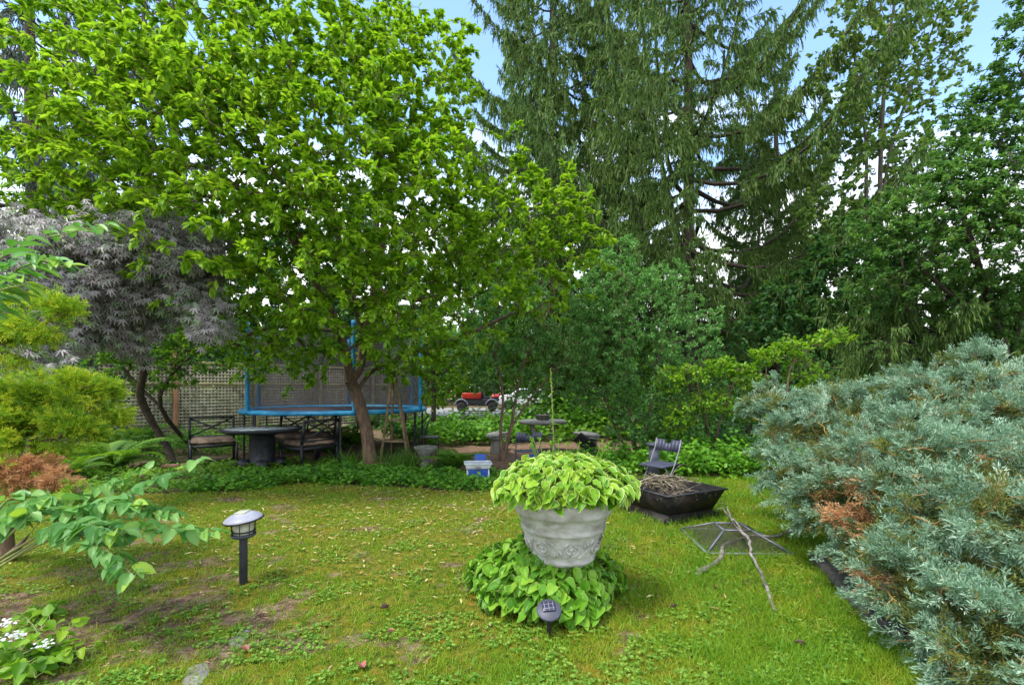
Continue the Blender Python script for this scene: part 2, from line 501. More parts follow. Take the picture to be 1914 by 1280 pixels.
M['bark_dark'] = surf('dark_bark', [(.025, .018, .013), (.06, .045, .035), (.11, .085, .065)], 9, .9, .8, stretch=(3, 3, .8))
M['bark_pale'] = surf('pale_grey_bark', [(.06, .06, .045), (.13, .12, .09), (.20, .19, .15)], 9, .85, .6, stretch=(2, 2, .6))
M['twig_gold'] = surf('orange_twig_bark', [(.22, .11, .04), (.36, .22, .08), (.45, .32, .12)], 9, .7)
M['twig_green'] = surf('green_stem', [(.10, .18, .04), (.22, .28, .08), (.3, .3, .12)], 9, .6)
M['metal_dark'] = surf('dark_painted_metal', [(.012, .014, .018), (.03, .034, .042), (.05, .052, .06)], 14, .45, .15, metal=.3)
M['metal_grey'] = surf('grey_painted_metal', [(.10, .105, .14), (.18, .19, .24), (.24, .25, .31)], 10, .45, .1, metal=.2)

# ------------------------------------------------------------------ ground
def pn(x, y, sc, seed):
    g = np.random.default_rng(seed); v = 0; a = 1; tot = 0
    for o_ in range(4):
        for _ in range(3):
            d = g.random() * 6.283; p = g.random() * 6.283
            v = v + a * np.sin((x * math.cos(d) + y * math.sin(d)) * 6.283 / sc + p + 1.3 * np.sin((x * math.sin(d) - y * math.cos(d)) * 4.1 / sc + p * 2))
        tot += 3 * a; a *= .6; sc *= .47
    return v / tot * 1.6          # about -1..1

BX = np.array([-9, -3.9, -3.2, -1.9, -.6, .2, .8, 2.4, 4.2, 7.0])
BY = np.array([6.3, 7.0, 7.6, 7.35, 7.0, 7.15, 7.6, 8.0, 8.1, 7.6])
def lawn_in(x, y):
    back = np.interp(x, BX, BY) + .22 * pn(x, y, 1.6, 3)
    right = np.interp(y, [0, 2.3, 3.1, 4.1, 5.2, 6.5, 9], [2.5, 2.45, 2.30, 2.75, 3.4, 4.6, 5.2]) + .06 * pn(x, y, .7, 5)
    return (y < back) & (x < right)
def bare(x, y):
    """0..1, how bare the lawn is (soil, moss and dead patches)"""
    v = .5 + .38 * pn(x, y, 1.3, 11) + .32 * pn(x, y, .45, 12) - .12 * (x > 1.0)
    left = np.clip((-1.0 - x - (y - 2.6) * .35) / 1.2, 0, 1) * np.clip((4.6 - y) / 1.2, 0, 1)
    a_, b_ = gnd(345, 1285), gnd(575, 1105)                      # worn strip along the sunken stones
    u_ = (b_ - a_)[:2]; l_ = np.linalg.norm(u_); u_ = u_ / l_
    s_ = np.clip((x - a_[0]) * u_[0] + (y - a_[1]) * u_[1], -.6, l_); dd = np.hypot(x - a_[0] - s_ * u_[0], y - a_[1] - s_ * u_[1])
    worn = .85 * np.exp(-(dd / .10) ** 2) + .8 * np.exp(-((x - 1.45) ** 2 + (y - 5.0) ** 2) / .16) + .5 * np.exp(-((x + .3) ** 2 + (y - 3.3) ** 2) / .10)
    return np.clip((v - .62) * 2.0 + left * .85 + worn * (.7 + .5 * pn(x, y, .3, 14)), 0, 1)

def groundmat(name, lawn):
    m, t, b = newmat(name)
    tc_ = t.nodes.new('ShaderNodeTexCoord')
    def nz(scale, det=7, seed=0):
        mp_ = t.nodes.new('ShaderNodeMapping'); mp_.inputs['Location'].default_value = (seed * 7.3, seed * 3.1, 0)
        t.links.new(tc_.outputs['Object'], mp_.inputs[0])
        n_ = t.nodes.new('ShaderNodeTexNoise'); n_.inputs['Scale'].default_value = scale; n_.inputs['Detail'].default_value = det
        n_.inputs['Roughness'].default_value = .68
        t.links.new(mp_.outputs[0], n_.inputs['Vector']); return n_.outputs['Fac']
    def mix(f, a, bb):
        x = t.nodes.new('ShaderNodeMix'); x.data_type = 'RGBA'; t.links.new(f, x.inputs['Factor'])
        t.links.new(a, x.inputs['A']); t.links.new(bb, x.inputs['B']); return x.outputs['Result']
    def rp(f, cols):
        r = ramp(t, cols); t.links.new(f, r.inputs['Fac']); return r.outputs['Color']
    soil = rp(nz(9, 9, 1), [(.3, (.04, .026, .02)), (.45, (.14, .09, .06)), (.58, (.28, .19, .13)), (.72, (.45, .34, .26))])
    if lawn:
        at_ = t.nodes.new('ShaderNodeAttribute'); at_.attribute_name = 'rnd'
        moss = rp(nz(14, 9, 2), [(.3, (.02, .035, .006)), (.42, (.07, .10, .012)), (.54, (.16, .16, .02)), (.64, (.30, .18, .03)), (.78, (.38, .26, .08))])
        a1 = t.nodes.new('ShaderNodeMath'); a1.operation = 'ADD'; t.links.new(at_.outputs['Fac'], a1.inputs[0]); t.links.new(nz(11, 9, 4), a1.inputs[1])
        f = rp(a1.outputs[0], [(.62, (0, 0, 0)), (1.0, (1, 1, 1))])
        col = mix(f, moss, soil)
    else:
        moss = rp(nz(5, 8, 3), [(.35, (.03, .05, .01)), (.6, (.08, .11, .02))])
        f = rp(nz(.6, 6, 5), [(.45, (0, 0, 0)), (.6, (1, 1, 1))])
        col = mix(f, soil, moss)
    t.links.new(col, b.inputs['Base Color']); b.inputs['Roughness'].default_value = .95
    b.inputs['Specular IOR Level'].default_value = .15
    bp = t.nodes.new('ShaderNodeBump'); bp.inputs['Strength'].default_value = .9; bp.inputs['Distance'].default_value = .025
    t.links.new(nz(40, 8, 6), bp.inputs['Height']); t.links.new(bp.outputs[0], b.inputs['Normal'])
    return m

def grid(x0, x1, y0, y1, nx, ny, zf, keep=None, rf=None):
    xs, ys = np.linspace(x0, x1, nx), np.linspace(y0, y1, ny)
    X, Y = np.meshgrid(xs, ys); V = np.stack([X, Y, zf(X, Y)], -1).reshape(-1, 3)
    j, i = np.meshgrid(np.arange(ny - 1), np.arange(nx - 1), indexing='ij'); b = (j * nx + i).ravel()
    Fq = np.stack([b, b + 1, b + nx + 1, b + nx], -1)
    if keep is not None:
        c = V[Fq].mean(1); Fq = Fq[keep(c[:, 0], c[:, 1])]
    mb = MB(); mb.add(V, [Fq], rf(V[:, 0], V[:, 1]) if rf is not None else .5)
    return mb

M['soil'] = groundmat('soil_ground', False)
M['lawn'] = groundmat('moss_lawn', True)
g = grid(-300, 300, -60, 700, 3, 3, lambda x, y: x * 0)
tag(g.build('ground', M['soil']), kind='structure')
def zl(x, y): return .008 + .006 * pn(x, y, .8, 21)
lw = grid(-9, 7, .6, 9, 260, 150, zl, lawn_in, bare)
tag(lw.build('lawn', M['lawn'], smooth=True), kind='structure')
M['gravel'] = surf('pale_gravel', [(.16, .15, .13), (.27, .25, .23), (.4, .38, .36)], 3, .9, .3)
dv = grid(-22, 40, 26, 36, 20, 8, lambda x, y: .02 + x * 0 + .004 * pn(x, y, 3, 4))
tag(dv.build('driveway', M['gravel']), kind='structure')
M['path'] = surf('brown_mulch', [(.09, .05, .03), (.20, .12, .075), (.33, .22, .15)], 14, .95, .8)
pth = grid(-3.0, 5.0, 8.6, 13.2, 90, 60, lambda x, y: .010 + .004 * pn(x, y, .5, 9),
           lambda x, y: ((x - 1.0) / 3.4) ** 2 + ((y - 10.9) / 1.9) ** 2 + .25 * pn(x, y, 1.4, 8) < 1)
tag(pth.build('path', M['path'], smooth=True), kind='structure')

rng = np.random.default_rng(5)
# ---- grass blades, thinner with distance
T_BL = (np.array([[0, -.5, 0, 0], [0, .5, 0, 0], [.6, .22, -.05, 0], [.6, -.22, -.05, 0], [1, 0, -.25, 1.]]), [np.array([[0, 1, 2, 3]]), np.array([[3, 2, 4]])])
n = 520000
yy = 1.9 + 6.4 * rng.random(n) ** 1.75
xx = (rng.random(n) * 2 - 1) * (yy * 1.16 + .5)
br = bare(xx, yy)
ok = lawn_in(xx, yy) & (rng.random(n) > br * .93) & (rng.random(n) < .62 + .38 * pn(xx, yy, .5, 31))
xx, yy, br = xx[ok], yy[ok], br[ok]; n = len(xx)
P = np.stack([xx, yy, zl(xx, yy) - .003], 1)
D = nrm(np.stack([rng.normal(size=n) * .75, rng.normal(size=n) * .75, np.full(n, .95)], 1))
lush = np.clip(.45 + .55 * pn(xx, yy, 1.1, 41) + .45 * np.clip(xx - .6, 0, 1), 0, 1.2)
Lb = (.028 + .032 * lush) * np.interp(xx, [-.6, .9], [.62, 1.05]) * (.6 + .8 * rng.random(n)) * (1 + .10 * np.clip(yy - 3, 0, 5))
r_ = np.clip(.50 * (1 - lush) + .45 * rng.random(n) + .10 + .45 * np.clip(pn(xx, yy, .9, 43) - .15, 0, 1), 0, 1)
mb = MB(); place(mb, T_BL, P, D, rdir(rng, n), Lb, .0030 + .0009 * yy, r_)
tag(mb.build('grass', M['grass']), 'short mossy grass of the lawn, thin and yellow in patches', 'grass', kind='stuff')
# ---- clover and small weeds in patches
n = 42000
yy = 1.9 + 5.5 * rng.random(n) ** 1.8; xx = (rng.random(n) * 2 - 1) * (yy * 1.16 + .4)
ok = lawn_in(xx, yy) & (pn(xx, yy, .75, 51) + .35 * np.exp(-((xx - .25) ** 2 + (yy - 2.85) ** 2) * 3.5) + .15 * (yy < 3) > .22)
xx, yy = xx[ok], yy[ok]; n = len(xx)
P = np.stack([xx, yy, zl(xx, yy) + .008 + .014 * rng.random(n)], 1)
mb = MB()
for k_ in range(3):
    a = rng.random(n) * .5 + k_ * 2.1 + (np.arange(n) % 7)
    D = np.stack([np.cos(a), np.sin(a), .15 + .3 * rng.random(n)], 1)
    place(mb, T_DIA, P, D, nrm(np.array([0, 0, 1]) + .35 * rdir(rng, n)), .012 + .012 * rng.random(n), .012 + .008 * rng.random(n), rng.random(n))
tag(mb.build('clover', M['clover']), 'clover and small weeds growing through the lawn', 'weeds', kind='stuff')
# ---- pale fallen leaves
n = 1600
xx = -1.3 + 1.7 * rng.normal(size=n); yy = 5.6 + 1.25 * rng.normal(size=n)
ok = lawn_in(xx, yy) & (yy > 3.0); xx, yy = xx[ok], yy[ok]; n = len(xx)
P = np.stack([xx, yy, zl(xx, yy) + .022], 1); a = rng.random(n) * 6.28
mb = MB(); place(mb, T_FOLD, P, np.stack([np.cos(a), np.sin(a), .12 * rng.normal(size=n)], 1), nrm(np.array([0, 0, 1]) + .5 * rdir(rng, n)), .03 + .045 * rng.random(n), .006 + .010 * rng.random(n), rng.random(n) * .75)
tag(mb.build('fallen_leaves', M['litter']), 'pale narrow fallen leaves scattered over the mossy lawn', 'fallen leaves', kind='stuff')
# ---- chips and straw on the bare soil at the lower left
n = 5200
xx = -2.0 + 1.2 * rng.normal(size=n); yy = 2.9 + .7 * rng.normal(size=n)
ok = lawn_in(xx, yy) & (rng.random(n) < bare(xx, yy) + .12) & (yy > 1.8); xx, yy = xx[ok], yy[ok]; n = len(xx)
P = np.stack([xx, yy, zl(xx, yy) + .008], 1); a = rng.random(n) * 6.28
mb = MB(); place(mb, T_DIA, P, np.stack([np.cos(a), np.sin(a), .15 * rng.normal(size=n)], 1), nrm(np.array([0, 0, 1]) + .5 * rdir(rng, n)), .01 + .045 * rng.random(n) ** 2, .003 + .008 * rng.random(n), rng.random(n))
tag(mb.build('wood_chips', M['chip']), 'brown and pinkish bark chips and straw on the bare soil', 'wood chips', kind='stuff')

# taller single grass tufts, mostly towards the camera and to the right
n = 5200
yy = 1.95 + 4.5 * rng.random(n) ** 1.6; xx = (rng.random(n) * 2 - 1) * (yy * 1.12 + .3)
ok = lawn_in(xx, yy) & (rng.random(n) < .40 + .40 * (xx > .6) + .35 * pn(xx, yy, 1.0, 61)); xx, yy = xx[ok], yy[ok]; n = len(xx); nb = 13
X = np.repeat(xx, nb) + .018 * rng.normal(size=n * nb); Y = np.repeat(yy, nb) + .018 * rng.normal(size=n * nb); a = rng.random(n * nb) * 6.283
P = np.stack([X, Y, zl(X, Y) - .003], 1); D = nrm(np.stack([np.cos(a), np.sin(a), .6 + .9 * rng.random(n * nb)], 1))
mb = MB(); place(mb, T_BL, P, D, nrm(np.stack([-np.cos(a), -np.sin(a), .5 + 0 * a], 1)), np.repeat(.035 + .045 * rng.random(n), nb) * (.6 + .7 * rng.random(n * nb)), .0045, np.clip(np.repeat(rng.random(n), nb) * .5 + .35 * rng.random(n * nb), 0, 1))
tag(mb.build('grass_tufts', M['grass']), 'taller loose tufts of grass standing above the mossy lawn', 'grass', kind='stuff')

# single fallen leaves and stones one can point at
def curl_leaf(px, py, sz, mat, lab):
    p = gnd(px, py, .012); p[2] = .012
    mb = MB(); a = px * .7
    place(mb, t_ovate(5, cup=.5, droop=-.1, wave=.06), p[None] + [[0, 0, .012]], np.array([[math.cos(a), math.sin(a), .25]]), np.array([[.1, .2, 1.]]), sz * .7, sz * .5, np.array([.5]))
    tag(mb.build('fallen_leaf', mat, loc=p), lab, 'fallen leaf')
M['leaf_purple'] = leafmat('purple_dry_leaf', [(.10, .05, .06), (.2, .11, .12)], .1, .6, (1, 1, 1))
M['leaf_pink'] = leafmat('pink_dry_leaf', [(.35, .12, .10), (.5, .22, .18)], .1, .6, (1, 1, 1))
curl_leaf(724, 1139, .085, M['leaf_purple'], 'curled purple leaf lying alone on the lawn left of the low hosta')
curl_leaf(672, 1250, .09, M['leaf_pink'], 'reddish pink leaf at the bottom edge of the lawn')
curl_leaf(727, 1185, .055, M['leaf_pink'], 'small pink leaf on the lawn just below the purple leaf')
curl_leaf(1503, 1210, .07, M['leaf_purple'], 'dark round leaf in the grass near the lower end of the juniper')
curl_leaf(1262, 1138, .07, M['leaf_purple'], 'dark curled leaf on the grass right of the low hosta')
curl_leaf(1335, 1100, .07, M['leaf_pink'], 'pinkish leaf between the two fallen branches')
curl_leaf(462, 1220, .07, M['leaf_pink'], 'pale pink leaf among bark chips right of the flat grey stone')

M['stone'] = surf('grey_stone', [(.10, .10, .10), (.19, .19, .18), (.30, .29, .27)], 12, .85, .5)
M['stone_dark'] = surf('dark_paving_block', [(.05, .045, .045), (.10, .095, .09), (.17, .15, .135)], 16, .9, .5)
def slab(name, pts, z0, z1, mat, lab, cat, group=None, bev=.008):
    pts = np.array([[p[0], p[1]] for p in pts]); k = len(pts)
    c = pts.mean(0)
    V = np.concatenate([np.c_[pts, np.full(k, z0)], np.c_[c + (pts - c) * .97, np.full(k, z1)]])
    mb = MB(); mb.add(V, [np.arange(k, 2 * k)[None], np.arange(k)[::-1][None], np.array([[i, (i + 1) % k, k + (i + 1) % k, k + i] for i in range(k)])])
    o = mb.build(name, mat, loc=(c[0], c[1], 0), bevel=bev)
    return tag(o, lab, cat, group)
slab('paving_stone', [gnd(*q)[:2] for q in ((338, 1282), (352, 1250), (388, 1238), (394, 1258), (372, 1288))], -.02, .016, M['stone'], 'flat grey stone set in the soil at the bottom left', 'stone')
slab('paving_stone', [gnd(*q)[:2] for q in ((424, 1206), (452, 1176), (470, 1180), (448, 1214))], -.02, .015, M['stone'], 'small grey stone sunk in moss below the path light', 'stone')
M['edging'] = surf('pinkish_edging_brick', [(.30, .16, .12), (.48, .30, .24), (.58, .42, .36)], 14, .8, .3)
a0, a1 = gnd(-40, 1272), gnd(122, 1208)
mb = MB(); bar(mb, a0 + [0, 0, .04], a1 + [0, 0, .04], .06, .09)
tag(mb.build('garden_edging', M['edging'], loc=(a0 + a1) / 2, bevel=.01), 'pinkish edging board under the white flowering plant', 'garden edging')
EB = [(2.62, 4.10), (2.56, 3.84), (2.48, 3.58), (2.39, 3.32), (2.33, 3.06), (2.33, 2.80), (2.40, 2.54), (2.50, 2.3)]
wh = ['farthest', 'second farthest', 'third farthest', 'fourth farthest', 'fourth nearest', 'third nearest', 'second nearest', 'nearest']
for i, (x, y) in enumerate(EB):
    x2, y2 = EB[min(i + 1, 7)] if i < 7 else (2.66, 1.98)
    mb = MB(); d = np.array([x2 - x, y2 - y]); l = np.linalg.norm(d) * .94; an = math.atan2(d[1], d[0])
    box(mb, ((x + x2) / 2, (y + y2) / 2, .035), (l, .15, .10), rotz(an), top=.96)
    tag(mb.build('edging_block', M['stone_dark'], loc=((x + x2) / 2, (y + y2) / 2, 0), bevel=.008),
        'dark edging block at the foot of the blue juniper, %s of eight' % wh[i], 'edging block', 'dark edging blocks beneath the blue juniper')

# ------------------------------------------------------------------ urn with hosta
UC = np.array([.354, 3.35, 0])
M['urn'] = surf('weathered_cast_stone', [(.12, .13, .09), (.30, .30, .26), (.48, .48, .48), (.60, .60, .61)], 5, .8, .35, stretch=(1, 1, 1.6), contrast=(.25, .68))
M['potsoil'] = surf('potting_soil', [(.02, .015, .01), (.06, .04, .03)], 30, .95, .8)
urn = empty('stone_urn', UC)
tag(urn, 'large weathered grey stone urn with scroll relief, standing in the low hosta', 'planter')
prof = [(.20, 0), (.205, .05), (.19, .065), (.15, .08), (.12, .11), (.105, .16), (.12, .21), (.15, .235), (.155, .255), (.145, .262), (.165, .29), (.205, .325), (.218, .335),
        (.224, .352), (.218, .362), (.228, .385), (.252, .44), (.272, .50), (.280, .535), (.288, .54), (.294, .555), (.288, .565), (.292, .58), (.303, .62), (.312, .645), (.330, .655), (.338, .67),
        (.338, .70), (.345, .72), (.350, .745), (.340, .755), (.315, .755), (.305, .735), (.300, .68)]
mb = MB(); lathe(mb, prof, UC, 64); mb.build('bowl', M['urn'], urn, smooth=True)
mb = MB(); lathe(mb, [(0.001, .70), (.302, .705)], UC, 32); mb.build('soil', M['potsoil'], urn)
def on_bowl(phi, z, lift=.003):
    r = np.interp(z, [p[1] for p in prof[13:21]], [p[0] for p in prof[13:21]]) + lift
    return UC + np.stack([r * np.sin(phi), -r * np.cos(phi), z], -1)
mb = MB()
nsc = 8
for k_ in range(nsc):
    ph = k_ * 2 * math.pi / nsc + .12; sg = 1 if k_ % 2 else -1
    t_ = np.linspace(0, 1, 40); an = t_ * 4.4 * math.pi * sg + (0 if sg > 0 else math.pi); rr = .008 + .045 * t_
    tubes(mb, on_bowl(ph + rr * np.cos(an) * 1.25 / .26, .452 + rr * np.sin(an)), .0065 + .003 * np.sin(t_ * 20), 6)
    t_ = np.linspace(0, 1, 16)
    tubes(mb, on_bowl(ph + (.05 + .125 * t_) / .26, .452 + .055 * np.cos(t_ * math.pi) * sg), .006 * (1 - .5 * t_), 6)
    for q in range(3):
        tubes(mb, on_bowl(ph + (.10 + .03 * t_ * (q - 1) + .01 * q) / .26, .452 + (.01 + .045 * t_) * (-sg) + .012 * (q - 1)), .008 * np.sin(t_ * 3.1 + .05), 6)
mb.build('scroll_relief', M['urn'], urn, smooth=True)

def hosta(name, lab, c, rx, rz_, z0, nl, ln, mat, seed, thmax=1.75, lift=0, ry=1.0):
    rg = np.random.default_rng(seed)
    root = empty(name, (c[0], c[1], z0)); tag(root, lab, 'hosta')
    u = (np.arange(nl) + .5) / nl
    th = thmax * u ** .62 + rg.normal(size=nl) * .07; ph = np.arange(nl) * 2.39996 + rg.normal(size=nl) * .25
    layer = 1 - .30 * rg.random(nl) ** 1.2
    st, ct = np.sin(th), np.cos(th)
    rxx = rx * (1 + .10 * np.sin(3 * ph + seed) + .06 * np.sin(5 * ph + 1))
    Pt = np.stack([rxx * st * np.cos(ph) * layer, rxx * ry * st * np.sin(ph) * layer, rz_ * ct * layer], 1) + np.array([c[0], c[1], z0 + lift])
    outd = nrm(np.stack([np.cos(ph) * (st + .25), np.sin(ph) * (st + .25), ct], 1))
    tang = nrm(np.stack([np.cos(ph) * np.maximum(ct, .15), np.sin(ph) * np.maximum(ct, .15), -st - .12], 1))
    hz_ = np.stack([np.cos(ph), np.sin(ph), 0 * ph], 1)
    D = nrm(hz_ * .85 + np.array([0, 0, -.12]) - (st ** 3)[:, None] * np.array([0, 0, .42]) + .50 * rg.normal(size=(nl, 3)) * [1, 1, .55])
    N = nrm(outd * .75 + np.array([0, 0, .9]) + .30 * rg.normal(size=(nl, 3)))
    L_ = ln * (.72 + .4 * rg.random(nl))
    Pb = Pt - D * L_[:, None] * .5
    Pb[:, 2] = np.maximum(Pb[:, 2], .02)
    lv = MB()
    for q in range(3):
        s_ = np.arange(nl) % 3 == q
        place(lv, t_ovate(7, cup=(.22, .32, .12)[q], droop=(.25, .35, .18)[q], wave=(.025, .0, .04)[q], wid=.5, base=.16), Pb[s_], D[s_], N[s_], L_[s_], L_[s_] * (.74 + .08 * q), rg.random(s_.sum()))
    lv.build('foliage', mat, root, smooth=True)
    sm = MB(); s_ = np.linspace(0, 1, 5)[None, :, None]
    b0 = np.array([c[0], c[1], z0])[None] + np.stack([.06 * np.cos(ph), .06 * np.sin(ph), 0 * ph], 1)
    ctrl = (b0 + Pb) / 2 + np.array([0, 0, .06])
    ch = (1 - s_) ** 2 * b0[:, None] + 2 * s_ * (1 - s_) * ctrl[:, None] + s_ ** 2 * Pb[:, None]
    tubes(sm, ch, .0028, 4)
    sm.build('stem', M['twig_green'], root)
    return root
h1 = hosta('hosta', 'light green hosta with cream leaf edges spilling over the stone urn', UC + [.0, 0, 0], .485, .235, .755, 1650, .080, M['hosta'], 3, 1.66, .04, ry=.95)
rg = np.random.default_rng(8)
for i in range(11):
    fl = MB(); a = rg.random() * 6.28; rr = .12 + .3 * rg.random(); p0 = np.array([UC[0] + rr * .6 * math.cos(a), UC[1] + rr * .5 * math.sin(a) + .05, .85]); p1 = np.array([UC[0] + rr * 1.1 * math.cos(a), UC[1] + rr * math.sin(a) * .7 + .08, 1.10 + .05 * rg.random()])
    s_ = np.linspace(0, 1, 5)[:, None]; tubes(fl, p0 + (p1 - p0) * s_, .0028, 4)
    nb = 7; pb = p1[None] - (p1 - p0)[None] * (rg.random(nb) * .14)[:, None]
    place(fl, T_FOLD, pb, nrm(np.array([0, 0, .7]) + rdir(rg, nb)), rdir(rg, nb), .022, .010, rg.random(nb))
    fl.build('flower_stalk', M['lime'], h1)
LC = np.array([.235, 3.42, 0])
hosta('hosta', 'low green hosta mound spreading on the lawn around the foot of the urn', LC, .575, .37, .02, 2100, .082, M['hosta_low'], 6, 1.5, .02, ry=.78)

# tall flower stalk behind the urn
b_ = np.array([.315, 4.0, 0]); rt = empty('flower_stalk', b_)
tag(rt, 'tall thin yellow green flower stalk rising behind the hosta in the urn', 'flower stalk')
t_ = np.linspace(0, 1, 24)[:, None]
ax_ = b_ + t_ * np.array([.0, 0, 1.66]) + np.concatenate([.035 * np.sin(t_ * 2.5 + .5), 0 * t_, 0 * t_], 1)
mb = MB(); tubes(mb, ax_, .009 - .006 * t_[:, 0], 6); mb.build('stem', M['twig_green'], rt)
mb = MB(); n = 90; tt = .48 + .52 * rng.random(n); P = np.array([[np.interp(q, t_[:, 0], ax_[:, k_]) for k_ in range(3)] for q in tt])
a = rng.random(n) * 6.28; place(mb, T_FOLD, P, np.stack([np.cos(a), np.sin(a), .7 + 0 * a], 1), rdir(rng, n), .03 * (1.5 - tt), .010, .4 + .6 * rng.random(n))
n = 14; tt = np.linspace(.15, .72, n); P = np.array([[np.interp(q, t_[:, 0], ax_[:, k_]) for k_ in range(3)] for q in tt]); a = np.arange(n) * 2.4
place(mb, t_ovate(5, droop=.5, cup=.1), P, np.stack([np.cos(a), np.sin(a), .35 + 0 * a], 1), np.tile([0, 0, 1.], (n, 1)) + .1, .17 * (1.15 - tt), .05, .3 * rng.random(n))
mb.build('foliage', M['lime'], rt)

# ------------------------------------------------------------------ garden lights
M['cap'] = surf('pale_lavender_plastic', [(.24, .24, .31), (.36, .37, .45), (.50, .50, .57)], 6, .35, .05)
M['frost'] = surf('frosted_plastic', [(.40, .42, .30), (.62, .64, .52)], 9, .35)
M['post'] = surf('slate_blue_metal', [(.045, .05, .075), (.08, .085, .12)], 12, .5, .1)
M['black'] = surf('black_plastic', [(.01, .01, .012), (.03, .03, .035)], 14, .45, .1)
M['solar'] = surf('solar_cell', [(.02, .022, .04), (.05, .05, .09)], 20, .2)
pl_ = gnd(455, 1092); rt = empty('path_light', pl_)
tag(rt, 'solar path light with domed pale cap on a slate grey post', 'path light')
mb = MB(); lathe(mb, [(.029, 0), (.029, .345), (.034, .35), (.034, .362)], pl_, 20); mb.build('post', M['post'], rt, smooth=True)
mb = MB(); lathe(mb, [(.03, .362), (.075, .366), (.088, .378), (.088, .388), (.080, .39), (.001, .39)], pl_, 28); mb.build('base_ring', M['post'], rt)
mb = MB(); lathe(mb, [(.066, .39), (.070, .40), (.070, .492)], pl_, 28); mb.build('lantern_glass', M['frost'], rt, smooth=True)
mb = MB()
for k_ in range(8):
    a = k_ * math.pi / 4 + .2; c_, s_ = math.cos(a), math.sin(a)
    tubes(mb, np.array([pl_ + [.084 * c_, .084 * s_, .385], pl_ + [.086 * c_, .086 * s_, .44], pl_ + [.084 * c_, .084 * s_, .498]]), .0028, 5)
lathe(mb, [(.083, .408), (.087, .412), (.083, .416)], pl_, 28)
mb.build('cage', M['black'], rt)
tl = np.array([[1, 0, 0], [0, math.cos(.06), -math.sin(.06)], [0, math.sin(.06), math.cos(.06)]]) @ np.array([[math.cos(-.10), 0, math.sin(-.10)], [0, 1, 0], [-math.sin(-.10), 0, math.cos(-.10)]])
mb = MB(); lathe(mb, [(.11, -.008), (.130, -.006), (.137, 0), (.135, .009), (.118, .024), (.090, .040), (.056, .052), (.03, .056), (.001, .057)], pl_ + [0, 0, .498], 40, M=tl); mb.build('cap', M['cap'], rt, smooth=True)
mb = MB(); lathe(mb, [(.1385, -.006), (.141, .0), (.1385, .006)], pl_ + [0, 0, .4975], 40, M=tl); mb.build('cap_rim', M['black'], rt, smooth=True)
mb = MB(); box(mb, pl_ + tl @ np.array([-.0, 0, .556 - .498]) + [0, 0, .498], (.085, .085, .010), tl); mb.build('solar_panel', M['frost'], rt, bevel=.003)

ps = gnd(1026, 1192); rt = empty('solar_spotlight', ps)
tag(rt, 'small round black solar stake light tilted up in front of the low hosta', 'solar light')
mb = MB(); tubes(mb, np.array([ps + [0, 0, 0], ps + [.002, .005, .05], ps + [0, .005, .15]]), np.array([.005, .013, .018]), 10); mb.build('stake', M['black'], rt)
ca, sa = math.cos(.52), math.sin(.52); Rm = np.array([[1, 0, 0], [0, ca, -sa], [0, sa, ca]]) @ rotz(.1)
hc = ps + [0, -.01, .172]
mb = MB(); lathe(mb, [(.03, -.02), (.066, -.014), (.074, -.004), (.074, .004), (.070, .009), (.001, .010)], hc, 36, M=Rm); mb.build('head', M['post'], rt, smooth=True)
mb = MB(); box(mb, hc + Rm @ np.array([0, .014, .014]), (.078, .062, .012), Rm); mb.build('solar_panel', M['solar'], rt, bevel=.003)
mb = MB()
for q in (-.026, 0, .026): box(mb, hc + Rm @ np.array([q, .014, .0212]), (.0025, .056, .0016), Rm)
for q in (-.014, .014): box(mb, hc + Rm @ np.array([0, .014 + q, .0214]), (.07, .002, .0012), Rm)
mb.build('grid_line', M['cap'], rt)

# ------------------------------------------------------------------ fire pit
M['pit'] = surf('rusty_black_steel', [(.008, .008, .009), (.022, .02, .02), (.05, .035, .028), (.16, .10, .065)], 7, .55, .25, metal=.4, contrast=(.35, .8))
fc = np.array([1.86, 5.72, 0]); fa = math.atan2(.33, .66)
fp = empty('fire_pit', fc); tag(fp, 'square black steel fire pit with flared sides, full of twigs', 'fire pit')
R4 = rotz(fa)
def ringsq(mb, lv, inner=None):
    """square rings (half size, z) joined by walls, in the pit's own turned axes"""
    V, fs = [], []
    for hs, z in lv:
        for sx_, sy_ in ((-1, -1), (1, -1), (1, 1), (-1, 1)):
            V.append(fc + R4 @ np.array([sx_ * hs, sy_ * hs, z]))
    for i in range(len(lv) - 1):
        for q in range(4): fs.append([i * 4 + q, i * 4 + (q + 1) % 4, i * 4 + 4 + (q + 1) % 4, i * 4 + 4 + q])
    mb.add(np.array(V), [np.array(fs)])
mb = MB(); ringsq(mb, [(.345, .11), (.44, .345), (.432, .346), (.337, .112), (.0, .111)]); mb.build('bowl', M['pit'], fp)
mb = MB()
ringsq(mb, [(.437, .334), (.458, .334), (.458, .350), (.428, .350), (.428, .336)]); mb.build('rim', M['metal_dark'], fp)
mb = MB(); ringsq(mb, [(.372, .010), (.348, .035), (.338, .109), (.332, .109), (.340, .035), (.366, .010), (.372, .010)])
for sx_, sy_ in ((-1, -1), (1, -1), (1, 1), (-1, 1)):
    box(mb, fc + R4 @ np.array([sx_ * .365, sy_ * .365, .035]), (.07, .07, .07), R4, top=.8)
mb.build('skirt', M['pit'], fp)
M['hole'] = surf('pale_ember_hole', [(.25, .2, .13), (.6, .5, .32)], 20, .8)
mb = MB(); rg = np.random.default_rng(12)
